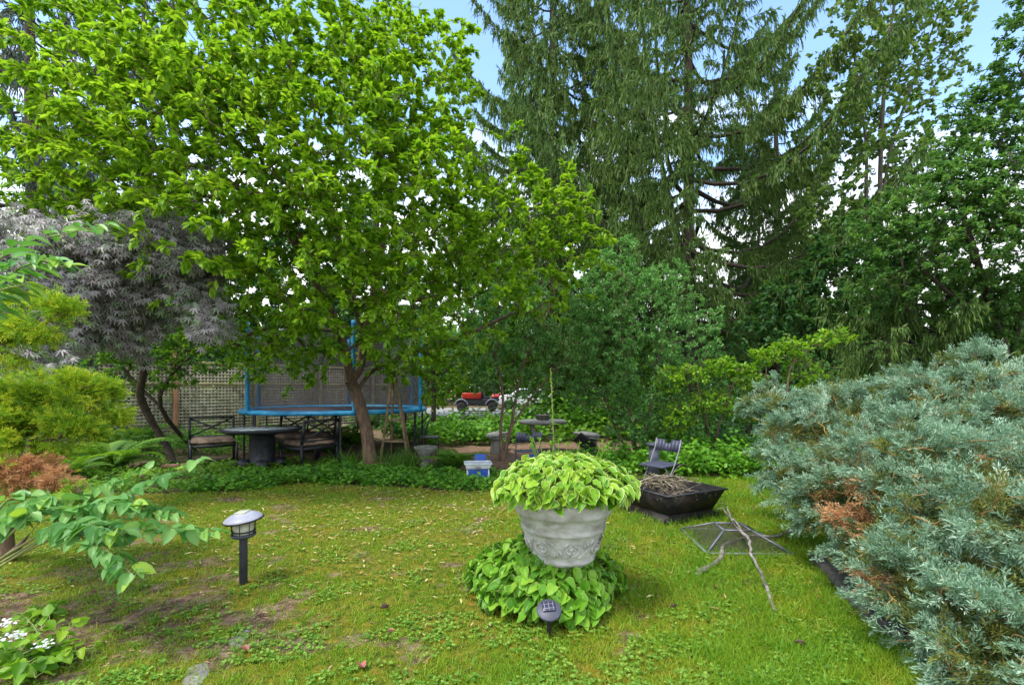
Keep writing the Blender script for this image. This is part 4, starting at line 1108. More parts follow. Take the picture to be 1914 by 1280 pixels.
mb = MB(); box(mb, wl + [0, 0, .28], (3.6, .35, .56)); o = mb.build('low_wall', M['wallstone'], loc=wl, bevel=.02); tag(o, 'low beige stone wall glimpsed between the juniper and the shrubs', 'wall')
mb = MB(); box(mb, wl + [0, 0, .60], (3.7, .45, .07)); mb.build('coping', M['gravel'], o, bevel=.01)

# ------------------------------------------------------------------ trees and shrubs
def BL(L_):
    """crown lobes given as photo x, photo y, distance, radius -> world balls"""
    return [tuple(at(b[0], b[1], b[2])) + (b[3],) + tuple(b[4:]) for b in L_]

def tree(name, lab, cat, trunks, blobs, ntips, per, tpl, ln, wr, mat, bark, seed, rbase=.12, rtip=.003, group=None, shell=.45, m=5, up=.15,
         t0=.35, spread=(.5, 1.25), upn=.8, droop=0., flat=.3, smooth=False, tipb=.5, jitter=.02, lnv=.35, k=5, pl=.18, lay=None, outn=None):
    rg_ = np.random.default_rng(seed)
    root = empty(name, (trunks[0][0][0], trunks[0][0][1], 0)); tag(root, lab, cat, group)
    tips = sample_blobs(rg_, blobs, ntips, shell)
    if lay: tips = layer(tips, rg_, *lay)
    wood, ch = grow(rg_, trunks, tips, m=m, rtip=rtip, rbase=rbase, up=up, k=k, pl=pl)
    wood.build('trunk', bark, root, smooth=True)
    lv = foliage(MB(), rg_, ch, per, tpl, ln, wr, t0, spread, upn, droop, tipb, flat, jitter, lnv, outn=outn)
    lv.build('crown', mat, root, smooth=smooth)
    return root, ch

# the magnolia
mg = gnd(692, 864)
def a3(px, py, Y): return at(px, py, Y)
mt = [[mg, a3(684, 800, 9.7), a3(665, 735, 9.6), a3(655, 712, 9.5)],
      [a3(655, 712, 9.5), a3(648, 670, 9.3), a3(632, 620, 8.9), a3(600, 540, 8.3), a3(540, 430, 7.6)],
      [a3(655, 712, 9.5), a3(672, 690, 9.5), a3(680, 640, 9.4), a3(700, 540, 9.0), a3(720, 400, 8.6), a3(735, 230, 8.2)],
      [a3(665, 735, 9.6), a3(700, 690, 9.6), a3(770, 660, 9.3), a3(860, 630, 9.0), a3(950, 590, 8.7)],
      [a3(680, 640, 9.4), a3(660, 560, 9), a3(620, 400, 8.4), a3(560, 250, 8)],
      [a3(632, 620, 8.9), a3(520, 610, 8.4), a3(430, 640, 8.0)],
      [a3(700, 540, 9.0), a3(780, 560, 8.6), a3(860, 540, 8.2)]]
mblobs = BL([(120, 30, 6.8, .6), (170, 130, 6.8, 1.0), (300, 60, 6.8, 1.0), (430, 90, 7, 1.3), (560, 60, 7.2, 1.2), (690, 60, 7.6, .9), (610, 200, 7, 1.5), (760, 190, 7.6, 1.2), (830, 110, 7.8, .55), (860, 70, 7.8, .35),
             (80, 270, 6.8, .75), (60, 350, 6.8, .8), (200, 340, 6.8, 1.0), (330, 250, 6.2, 1.3), (480, 300, 6.3, 1.4), (700, 350, 6.8, 1.5), (830, 330, 7.4, .8), (380, 420, 6, 1.0), (560, 450, 6.3, 1.2),
             (800, 440, 7.2, 1.1), (930, 430, 7.7, .9), (980, 340, 8.1, .45), (960, 280, 8.1, .28), (1040, 400, 8.1, .6), (1085, 360, 8.2, .3), (1090, 470, 8.2, .6), (900, 540, 7.4, .8), (1010, 530, 8.2, .7),
             (520, 560, 6.7, .8), (640, 560, 6.4, .8), (760, 560, 6.8, .7), (470, 620, 8.0, .5), (570, 640, 8.2, .6), (700, 630, 7.0, .35), (260, 200, 6.4, 1.0), (130, 190, 6.6, .7), (330, 560, 8.6, .9), (520, 635, 7.6, .42, .6), (600, 655, 7.9, .45, .6), (560, 690, 8.4, .28, .6), (745, 690, 9.2, .42, .6), (480, 665, 8.2, .3, .6), (800, 640, 9, .6, .7), (430, 600, 7.8, .4, .6), (740, 640, 9.6, .8), (830, 690, 10.0, .7), (460, 690, 8.8, .35)])
tree('magnolia_tree', 'large bright lime green magnolia tree with a leaning forked trunk in the bed', 'tree', mt, mblobs, 7000, 19, T_FOLD, .118, .42, M['magnolia'], M['bark_mag'], 2,
     rbase=.155, rtip=.0030, t0=.35, spread=(.3, 1.05), upn=1.5, flat=.6, tipb=.55, jitter=.01, m=5, up=.25, lnv=.5, lay=(.45, .85, .3, .12))

# the purple maple
mp0 = gnd(322, 868)
Tm = [[mp0, a3(312, 835, 9.7), a3(285, 790, 9.5)], [a3(285, 790, 9.5), a3(262, 740, 9.2), a3(268, 690, 8.8), a3(258, 620, 8.2), a3(250, 560, 7.6)],
      [a3(300, 815, 9.6), a3(292, 770, 9.4), a3(275, 720, 9.1), a3(240, 680, 8.6), a3(200, 620, 8.0)], [a3(268, 690, 8.8), a3(320, 660, 8.6), a3(390, 640, 8.0)],
      [a3(258, 620, 8.2), a3(180, 560, 7.0), a3(90, 500, 6.2)], [a3(262, 740, 9.2), a3(230, 700, 8.8), a3(150, 640, 7.4), a3(60, 600, 6.4)]]
Bm = BL([(60, 435, 5.6, .42, .5), (150, 450, 5.6, .45, .45), (30, 500, 5.4, .42, .5), (120, 540, 5.6, .40, .45), (220, 485, 6, .45, .5), (290, 450, 6, .55, .45), (350, 490, 6.0, .48, .5), (380, 450, 6.1, .35, .5), (250, 575, 6.2, .48, .40), (375, 555, 6.0, .34, .55),
         (400, 595, 5.9, .25, .7), (210, 620, 6.3, .45, .5), (50, 640, 5.2, .4, .5), (60, 680, 5.1, .35, .5), (190, 540, 6, .6, .4), (100, 610, 5.8, .5, .6)])
tree('japanese_maple', 'purple leaved japanese maple with thin twin stems above the golden juniper', 'tree', Tm, Bm, 620, 12, t_maple(), .13, 1.0, M['maple'], M['bark_dark'], 4, rbase=.085,
     t0=.3, spread=(.6, 1.3), upn=1.3, droop=.4, flat=.5, jitter=.06, shell=.4, up=.3, lay=(.30, .5, .12, .2), outn=(at(250, 600, 7.6), 1.0))
tree('young_maple', 'green leaved small understory maple in the shade behind the purple maple', 'tree', [[gnd(300, 850) + [.4, .6, 0], a3(300, 760, 9.9), a3(330, 690, 9.8), a3(400, 640, 9.6)], [a3(300, 760, 9.9), a3(240, 700, 9.9), a3(200, 640, 9.8)]],
     BL([(280, 690, 9.9, 1.0, .5), (370, 660, 9.8, .9, .5), (200, 650, 9.8, .9, .5), (430, 640, 9.7, .6, .4), (300, 610, 10, 1.2, .5), (180, 720, 10, .5), (470, 690, 9.0, .35, .6), (550, 725, 9.0, .3, .6), (520, 680, 9.0, .4, .6), (240, 650, 7.3, .3, .6), (330, 630, 7.2, .35, .6), (400, 560, 7.2, .3, .6)]), 480, 12, T_FOLD, .11, .6, M['green'], M['bark_dark'], 14, rbase=.05, upn=1.3, flat=.6)

# spruces -----------------------------------------------------------
def spruce(name, lab, x, y, H, Rmax, zlow, nb, seed, mat, per_m=42, rise=.30, sag=-.25, strand=.55, group='tall spruces at the back', topc=.9, lean=(0, 0), azr=None, skip=0, trunk_r=.24, qlen=.15, qw=.048):
    rg_ = np.random.default_rng(seed); root = empty(name, (x, y, 0)); tag(root, lab, 'tree', group)
    zt_ = np.linspace(0, 1, 14); wood = MB()
    tubes(wood, np.stack([x + lean[0] * zt_ + .06 * np.sin(zt_ * 9 + seed), y + lean[1] * zt_, H * zt_], 1), np.maximum(trunk_r * (1 - zt_) ** .8, .02), 9)
    lv = MB(); SP, SD, SN, SL, SW, SR = [], [], [], [], [], []
    for b in range(nb):
        f = ((b + rg_.random()) / nb) ** 1.15
        z = zlow + (H - .4 - zlow) * f
        az = b * 2.39996 + rg_.normal() * .3 if azr is None else rg_.uniform(*azr)
        if skip and abs((az % 6.2832) - 5.03) < skip and z < 10: continue
        Lb_ = Rmax * ((1 - f) ** topc + .04) * (.72 + .4 * rg_.random()) * min(1, .6 + f * 4)
        d = np.array([math.cos(az), math.sin(az), 0]); sd_ = np.array([-d[1], d[0], 0])
        s_ = np.linspace(0, 1, 8)[:, None]
        base = np.array([x + lean[0] * z / H, y + lean[1] * z / H, z])
        rs = rise * (.6 + .8 * rg_.random())
        ax = base + d * Lb_ * s_ + np.array([0, 0, 1]) * Lb_ * (sag * 1.2 * np.sin(s_ * 3.0) * (1 - .3 * s_) + rs * s_ + .10 * s_ ** 3) + sd_ * Lb_ * .06 * np.sin(s_ * 4 + b)
        tubes(wood, ax, np.maximum(.012 * Lb_ * (1 - s_[:, 0]) + .006, .007), 5)
        nl = int(5 + Lb_ * 3.2)
        lats = []; clb = rg_.random()
        for q in range(nl):
            t_ = .24 + .74 * (q + rg_.random()) / nl
            p, T = along(ax[None], np.array([[t_]])); p, T = p[0, 0], T[0, 0]
            sg = 1 if q % 2 else -1
            ll = Lb_ * .20 * (1.08 - t_) ** .7 * (.6 + .6 * rg_.random()) + .15
            dl = nrm(T * .65 + sd_ * sg * .9 + np.array([0, 0, .05 * rg_.normal()]))
            s2 = np.linspace(0, 1, 5)[:, None]
            lx = p + dl * ll * s2 + np.array([0, 0, -1]) * ll * .30 * s2 ** 2
            lats.append(lx)
        la_ = np.array(lats); tubes(wood, la_, np.linspace(.010, .004, 5)[None], 3)
        for chn, Lc in [(ax[None], Lb_)] + [(l_[None], np.linalg.norm(l_[-1] - l_[0])) for l_ in lats]:
            ns = max(3, int(per_m * Lc))
            tt = .08 + .92 * rg_.random((1, ns)) ** .85
            if Lc == Lb_: tt = .3 + .7 * tt
            p, T = along(chn, tt); p = p[0]; T = T[0]
            hl = strand * (.18 + 1.0 * rg_.random(ns) ** 2.2) * (.55 + .45 * min(1, Lc / 1.0))
            hd = nrm(np.array([0, 0, -1.0]) + T * .28 + rg_.normal(size=(ns, 3)) * [.10, .10, .05])
            cl = rg_.random()
            nseg = 3
            for k_ in range(nseg):
                pk = p + hd * (hl * k_ / nseg)[:, None] + rg_.normal(size=(ns, 3)) * .012
                keep = hl * (k_ + .3) / nseg < hl
                dk = nrm(hd + rg_.normal(size=(ns, 3)) * .10)
                SP.append(pk); SD.append(dk); SL.append(np.maximum(hl / nseg * 1.35, qlen * .8)); SW.append(np.full(ns, qw * (1 - .18 * k_)) * (.7 + .6 * rg_.random(ns)))
                SR.append(np.clip(.25 * cl + .25 * clb + .30 * rg_.random(ns) + .12 * k_, 0, 1))
            # short upright tufts on the branch itself
            nt_ = max(2, ns // 3); tt = rg_.random((1, nt_)); p, T = along(chn, .15 + .85 * tt); p = p[0]; T = T[0]
            SP.append(p); SD.append(nrm(T + rg_.normal(size=(nt_, 3)) * .5 + [0, 0, .1])); SL.append(qlen * (.7 + .6 * rg_.random(nt_))); SW.append(np.full(nt_, qw)); SR.append(.35 + .5 * rg_.random(nt_))
    P_ = np.concatenate(SP); n_ = len(P_)
    place(lv, T_DIA, P_, np.concatenate(SD), rdir(rg_, n_), np.concatenate(SL), np.concatenate(SW), np.concatenate(SR))
    wood.build('trunk', M['bark_dark'], root, smooth=True); lv.build('crown', mat, root)
    return root, n_
def base_at(px, Y): return (px - CX) / F_ * Y, Y
x, y = base_at(1040, 17.5); spruce('spruce_tree', 'tall drooping spruce standing left of the spruce with the bare lower trunk', x, y, 26, 5.9, 2.6, 128, 21, M['spruce'], lean=(-.3, 0), per_m=62)
x, y = base_at(1297, 16.0); spruce('spruce_tree', 'tall drooping spruce with a bare lower trunk and long rising limbs', x, y, 25, 8.0, 2.9, 104, 22, M['spruce'], rise=.55, lean=(-.5, 0), per_m=58, skip=.16)
x, y = base_at(1450, 20.5); spruce('spruce_tree', 'shorter spruce right behind the spruce with the bare lower trunk', x, y, 17, 5.2, 2, 74, 28, M['spruce'], per_m=38, qw=.065, qlen=.2, rise=.4)
x, y = base_at(1430, 23.0); spruce('spruce_tree', 'farther spruce between the two tallest drooping spruces and the poplar', x, y, 8.5, 4.2, 1.5, 34, 23, M['spruce'], per_m=30, qw=.08, qlen=.25)
x, y = base_at(60, 12.5); spruce('blue_spruce_tree', 'bluish spruce with brown inner twigs at the far left behind the magnolia', x, y, 17, 4.6, 1.8, 80, 24, M['blue_spruce'], per_m=34, group=None)
x, y = base_at(270, 19.0); spruce('blue_spruce_tree', 'dark bluish spruce seen through the left gap at the top of the magnolia', x, y, 23, 5.0, 3, 70, 25, M['blue_spruce'], per_m=26, qw=.08, group=None)
x, y = base_at(705, 24.0); spruce('spruce_tree', 'dark distant spruce showing above the top of the magnolia', x, y, 24, 4.2, 2, 70, 26, M['spruce'], per_m=24, qw=.09, qlen=.25)
x, y = base_at(1690, 10.5); spruce('spruce_tree', 'low spreading spruce with hanging boughs just behind the blue juniper', x, y, 4.6, 3.9, .9, 46, 27, M['spruce'], per_m=60, rise=.10, strand=.45, qw=.035, qlen=.12, trunk_r=.1, topc=.7)

# poplar and right-hand trees ------------------------------------------
px0 = np.array([*base_at(1660, 13.5), 0])
tree('poplar_tree', 'slender multi stemmed poplar with loose pointed leaves against the sky', 'tree',
     [[px0, a3(1655, 560, 13.5), a3(1645, 400, 13.5), a3(1648, 250, 13.5), a3(1660, 80, 13.5), a3(1690, -80, 13.5)], [a3(1655, 560, 13.5), a3(1622, 400, 13.4), a3(1618, 260, 13.2), a3(1590, 60, 13)],
      [a3(1645, 400, 13.5), a3(1670, 260, 13.6), a3(1720, 120, 13.8), a3(1770, -20, 14)]],
     BL([(1660, 60, 13.5, 1.9), (1600, 170, 13.3, 1.7), (1720, 100, 13.6, 1.6), (1570, 150, 13.2, .8), (1690, 250, 13.6, 1.5), (1620, 330, 13.4, 1.4), (1560, 400, 13.4, 1.0), (1650, 430, 13.5, 1.3), (1700, -60, 13.5, 1.9), (1580, 280, 13.2, .9)]),
     1300, 12, T_FOLD, .14, .66, M['poplar'], M['bark_pale'], 31, rbase=.11, upn=.35, droop=.35, flat=.1, shell=.3)
rb = np.array([*base_at(1895, 9.5), 0])
tree('broadleaf_tree', 'dark small leaved tree leaning in at the right edge above the juniper', 'tree',
     [[rb, a3(1885, 690, 9.5), a3(1855, 590, 9.3), a3(1830, 500, 9.1), a3(1800, 400, 9)], [a3(1885, 690, 9.5), a3(1905, 600, 9.6), a3(1925, 450, 9.7), a3(1960, 250, 9.8)], [a3(1855, 590, 9.3), a3(1790, 560, 9.0), a3(1720, 500, 8.8)]],
     BL([(1860, 330, 9, 1.1), (1900, 230, 9.2, .9), (1800, 430, 8.8, 1.1), (1900, 480, 9, 1.2), (1740, 400, 9, .9), (1700, 490, 9, .8), (1830, 560, 9, .7), (1950, 350, 9, 1.2), (1650, 430, 9.3, .6), (1900, 600, 9.2, .7), (1820, 200, 9.4, .5), (1780, 330, 9.2, .6), (1640, 540, 9.4, .6), (1890, 130, 9.2, .55), (1850, 210, 9.1, .5), (1930, 190, 9.2, .7), (1760, 260, 9.3, .35), (1910, 60, 8.6, .45), (1925, 10, 8.6, .4)]),
     3300, 19, T_FOLD, .088, .5, M['cool'], M['bark_dark'], 32, rbase=.10, upn=1.3, flat=.6, droop=.1, lay=(.38, .7, .25, .15))
tree('broadleaf_tree', 'leafy dark green tree filling the gap beneath the poplar', 'tree', [[np.array([*base_at(1560, 12.5), 0]), a3(1560, 640, 12.5), a3(1580, 540, 12.4), a3(1600, 480, 12.3)]],
     BL([(1560, 560, 12.3, 1.3), (1640, 540, 12.4, 1.3), (1480, 590, 12.6, 1.1), (1720, 570, 12.4, 1.2), (1580, 470, 12.5, .9), (1800, 580, 12.4, 1.1), (1880, 620, 12.5, 1.2), (1520, 640, 12.2, .8), (1420, 640, 12.6, .8), (1700, 470, 12.6, .9)]),
     1300, 19, T_FOLD, .15, .55, M['dark'], M['bark_dark'], 33, rbase=.12)
tree('small_tree', 'bush of blue green small leaves hanging over the stone table', 'shrub',
     [[gnd(938, 862), a3(936, 800, 9.8), a3(940, 740, 9.8), a3(925, 660, 9.7)], [gnd(938, 862), a3(955, 800, 9.85), a3(966, 735, 9.8), a3(985, 660, 9.7), a3(1010, 600, 9.6)], [a3(955, 800, 9.85), a3(995, 740, 9.8), a3(1050, 680, 9.6)]],
     BL([(900, 640, 9.7, .65), (960, 600, 9.7, .8), (1030, 570, 9.6, .8), (880, 560, 9.8, .6), (1070, 640, 9.6, .65), (980, 670, 9.7, .5), (1080, 540, 9.5, .6), (1060, 700, 9.7, .45), (955, 745, 9.8, .18), (885, 735, 9.9, .14), (1010, 715, 9.8, .35), (910, 700, 9.9, .4), (880, 680, 9.9, .45), (1100, 600, 9.6, .5), (940, 540, 9.8, .6)]),
     950, 16, T_FOLD, .072, .5, M['bluegreen'], M['bark_mag'], 34, rbase=.055, rtip=.0025)
tree('large_shrub', 'tall rounded blue green shrub right of the stone table', 'shrub',
     [[gnd(1190, 862), a3(1180, 790, 9.8), a3(1170, 700, 9.8), a3(1160, 600, 9.7)], [gnd(1190, 862), a3(1212, 790, 9.8), a3(1225, 700, 9.8), a3(1240, 620, 9.8)], [gnd(1190, 862), a3(1150, 800, 9.9), a3(1128, 740, 10)]],
     BL([(1150, 540, 9.6, .75), (1220, 570, 9.6, .8), (1130, 640, 9.5, .75), (1280, 640, 9.7, .7), (1200, 680, 9.5, .8), (1130, 720, 9.6, .6), (1270, 720, 9.7, .6), (1310, 600, 9.9, .5), (1160, 480, 9.8, .45), (1250, 530, 9.9, .5), (1190, 780, 9.6, .5), (1260, 790, 9.7, .45), (1110, 570, 9.6, .4), (1090, 740, 9.8, .35), (1330, 740, 9.9, .5), (1340, 680, 9.9, .4), (1220, 820, 9.5, .4), (1160, 810, 9.5, .35), (1300, 810, 9.5, .4)]),
     1800, 17, T_FOLD, .068, .5, M['bluegreen'], M['bark_mag'], 35, rbase=.06, rtip=.0025)
tree('lime_shrub', 'yellow green young shrub between the blue green shrub and the juniper', 'shrub', [[gnd(1330, 865), a3(1320, 780, 9.3), a3(1300, 710, 9.2)], [gnd(1330, 865), a3(1345, 790, 9.3), a3(1370, 720, 9.2)]],
     BL([(1290, 700, 9.0, .35, .6), (1350, 685, 9.0, .35, .5), (1400, 710, 9.1, .3, .6), (1250, 710, 9, .3), (1330, 750, 9.1, .4, .6), (1400, 770, 9.2, .35, .6), (1270, 780, 9.1, .35)]), 300, 12, T_FOLD, .085, .5, M['lime'], M['bark_mag'], 36, rbase=.03, droop=.1, upn=1.1)
tree('lime_shrub', 'bright lime leaved sapling in front of the low spruce boughs', 'shrub', [[np.array([*base_at(1470, 8.6), 0]), a3(1470, 760, 8.6), a3(1480, 680, 8.6), a3(1520, 650, 8.6)], [a3(1470, 760, 8.6), a3(1430, 700, 8.6)]],
     BL([(1430, 665, 8.5, .28, .5), (1480, 650, 8.5, .32, .5), (1540, 635, 8.5, .3, .5), (1580, 625, 8.5, .2, .5), (1390, 690, 8.6, .25, .5), (1500, 700, 8.7, .35)]), 170, 11, T_FOLD, .09, .55, M['lime'], M['bark_mag'], 37, rbase=.025, upn=1.3)
tree('dark_shrub', 'dense dark green shrub low behind the blue juniper', 'shrub', [[np.array([*base_at(1400, 11.0), 0]), a3(1400, 760, 11), a3(1420, 720, 11)]],
     BL([(1350, 760, 11, .7), (1430, 740, 11, .8), (1520, 730, 11, .9), (1600, 740, 11, .9), (1700, 740, 11, .9), (1800, 740, 11, .9), (1880, 720, 11, .9), (1230, 770, 12, .8)]), 330, 14, T_FOLD, .15, .5, M['dark'], M['bark_dark'], 38, rbase=.05)
tree('olive_tree', 'yellowish olive green tree hanging behind the magnolia trunk over the cart', 'tree', [[np.array([*base_at(810, 15), 0]), a3(812, 700, 15), a3(820, 600, 15)]],
     BL([(780, 640, 14, 1.0), (850, 620, 15, 1.3), (800, 560, 15, 1.4), (880, 690, 15.5, .7), (740, 690, 15, .8), (930, 600, 15.5, 1.2), (950, 680, 16, .7), (820, 700, 14.5, .5)]), 420, 15, T_FOLD, .16, .5, M['green'], M['bark_dark'], 39, rbase=.1)
tree('fence_tree', 'dark leafy tree behind the lattice fence at the left', 'tree', [[np.array([*base_at(330, 18), 0]), a3(330, 700, 18), a3(335, 600, 18)]],
     BL([(180, 620, 17, 1.8), (300, 600, 18, 2.0), (420, 620, 18, 1.8), (520, 600, 19, 1.9), (620, 620, 19, 1.8), (250, 500, 18, 2.0), (400, 480, 19, 2.0), (600, 430, 20, 2.0), (700, 450, 20, 1.8), (480, 430, 19, 1.9), (560, 370, 20, 1.6), (800, 480, 20, 1.4), (560, 520, 19, 1.9), (660, 540, 19.5, 1.8), (750, 560, 20, 1.5), (480, 560, 19, 1.6), (60, 600, 17, 1.9), (120, 520, 17, 1.8), (700, 660, 20, 1.5)]), 1600, 24, T_FOLD, .24, .55, M['dark'], M['bark_dark'], 40, rbase=.18)
tree('fence_shrub', 'blue green leafy shrub in front of the left end of the fence', 'shrub', [[np.array([*base_at(130, 10.3), 0]), a3(130, 760, 10.3), a3(135, 700, 10.3)]],
     BL([(90, 700, 10.2, .7), (170, 690, 10.2, .6), (190, 740, 10.3, .5), (50, 760, 10, .7), (150, 780, 10.2, .5), (20, 690, 10, .8)]), 300, 14, T_FOLD, .12, .5, M['bluegreen'], M['bark_dark'], 41, rbase=.04)

tree('thicket_shrub', 'shady green shrub beyond the stone table hiding the drive', 'shrub', [[np.array([*base_at(1060, 17), 0]), a3(1060, 770, 17), a3(1065, 740, 17)]],
     BL([(1020, 700, 17, .9), (1010, 745, 16.5, .6), (1060, 760, 16, .5), (1130, 765, 15.5, .5), (1240, 770, 15.5, .5), (1080, 730, 17, .9), (1140, 720, 17, 1.0), (1010, 740, 17, .45), (1200, 730, 17, 1.0), (1270, 740, 17, 1.0), (1330, 720, 17, 1.0), (1100, 670, 17, 1.1), (1220, 670, 17, 1.2), (1400, 730, 17, 1.0)]), 480, 15, T_FOLD, .15, .55, M['green'], M['bark_dark'], 44, rbase=.08)
tree('thicket_shrub', 'shady green shrub left of the cart hiding the drive', 'shrub', [[np.array([*base_at(760, 20), 0]), a3(760, 760, 20), a3(765, 730, 20)]],
     BL([(700, 720, 20, 1.1), (760, 725, 20, .9), (805, 740, 20, .55), (640, 720, 20, 1.2), (580, 725, 20, 1.2), (860, 700, 22, .7), (930, 700, 22, .65), (990, 715, 22, .8), (1040, 735, 21, .7), (980, 745, 21, .35), (830, 745, 22, .4)]), 420, 15, T_FOLD, .17, .55, M['green'], M['bark_dark'], 45, rbase=.08)

# distant trees: one of each kind, then copies
def far_tree(seed, mat, lab):
    rg_ = np.random.default_rng(seed)
    bl = [(rg_.normal() * 1.9, rg_.normal() * 1.4, 2.2 + 4.0 * rg_.random(), 1.3 + .9 * rg_.random()) for _ in range(13)] + [(rg_.uniform(-2.2, 2.2), rg_.normal(), 1.0, 1.1) for _ in range(4)]
    return tree('distant_tree', lab, 'tree', [[np.array([0, 0, 0.]), np.array([.1, 0, 1.5]), np.array([0, .1, 3.0]), np.array([.1, 0, 4.5])]], bl, 420, 14, T_DIA, .34, .6, mat, M['bark_dark'], seed, rbase=.2, rtip=.01, group='trees beyond the drive', m=4, k=4)[0]
far = [far_tree(61, M['dark'], ''), far_tree(62, M['green'], ''), far_tree(63, M['dark'], '')]
spots = [(60, 42, 1.0), (190, 45, 1.1), (330, 38, .9), (450, 44, 1.1), (580, 40, 1.0), (700, 46, 1.1), (800, 41, .95), (890, 47, 1.05), (980, 43, .95), (1070, 48, 1.05), (1160, 42, .9), (1250, 46, 1.0), (1340, 41, .9), (1430, 45, 1.1), (1530, 40, 1.0), (1640, 44, 1.15), (1760, 40, 1.05), (1870, 44, 1.2)]
fbl = ['behind the left end of the lattice fence', 'behind the fence left of the orange post', 'behind the orange fence post', 'behind the left trampoline poles', 'straight behind the trampoline net', 'behind the magnolia trunk',
       'beyond the rear of the black utility cart', 'beyond the red bed of the utility cart', 'beyond the white car', 'beyond the stone table', 'behind the tall blue green shrub', 'between the two tallest spruces', 'below the limbs of the bare trunked spruce',
       'beyond the low beige wall', 'beyond the lime sapling', 'beneath the poplar stems', 'beyond the low spreading spruce', 'at the far right edge behind the leaning tree']
for i, (px, Y, sc) in enumerate(spots):
    o = far[i] if i < 3 else copy_tree(far[i % 3])
    xx_, yy_ = base_at(px, Y); o.location = (xx_, yy_, 0); o.rotation_euler = (0, 0, i * 1.7); o.scale = (sc * 1.15, sc * 1.15, sc)
    o['label'] = 'distant leafy tree ' + fbl[i]; o['group'] = 'trees beyond the drive'

rg = np.random.default_rng(64); n = 42000
x = rg.uniform(-75, 85, n); y = rg.uniform(50, 60, n); top_ = 7.5 + 2.2 * pn(x, x * 0, 14, 65) + 1.0 * pn(x, y, 3, 66)
z = top_ * rg.random(n) ** .7
mb = MB(); place(mb, T_DIA, np.stack([x, y, z], 1), rdir(rg, n), rdir(rg, n), .9, .6, np.clip(.5 * rg.random(n) + .3 + .4 * pn(x, z, 4, 67), 0, 1))
tag(mb.build('distant_woods', M['green']), 'continuous mass of green woods beyond the drive', 'woods', kind='stuff')

# junipers -------------------------------------------------------------
def spray_tpl(seed, nside=9, ql=.30, qw=.055):
    """feathery flat-ish juniper spray of unit length, built of thin scale-leaf shoots"""
    rg_ = np.random.default_rng(seed); V, Fq = [], []
    def shoot(p, d, l, w_):
        n_ = nrm(np.cross(d, rg_.normal(size=3))); b = len(V)
        V.extend([list(p) + [0], list(p + d * l * .5 + n_ * w_) + [0], list(p + d * l) + [0], list(p + d * l * .5 - n_ * w_) + [0]]); Fq.append([b, b + 1, b + 2, b + 3])
    for i in range(nside):
        t_ = .10 + .82 * i / nside; sg = 1 if i % 2 else -1
        p = np.array([t_, 0, .10 * math.sin(t_ * 3)])
        L1 = .42 * (1.1 - t_) + .10
        d = nrm(np.array([.75, sg * .8, .25 + .35 * rg_.normal()]))
        for q in range(3):
            pp_ = p + d * L1 * q / 3
            shoot(pp_, nrm(d + .45 * rg_.normal(size=3) + [.2, 0, .15]), ql * (.6 + .5 * rg_.random()) * (1.1 - .12 * q), qw * .5)
    for q in range(4): shoot(np.array([.25 * q + .05, 0, .1 * math.sin(.75 * q)]), nrm(np.array([1, .2 * rg_.normal(), .15 * rg_.normal()])), .30, qw * .5)
    return np.array(V, float), [np.array(Fq)]
SPR = [spray_tpl(s_) for s_ in range(5)]

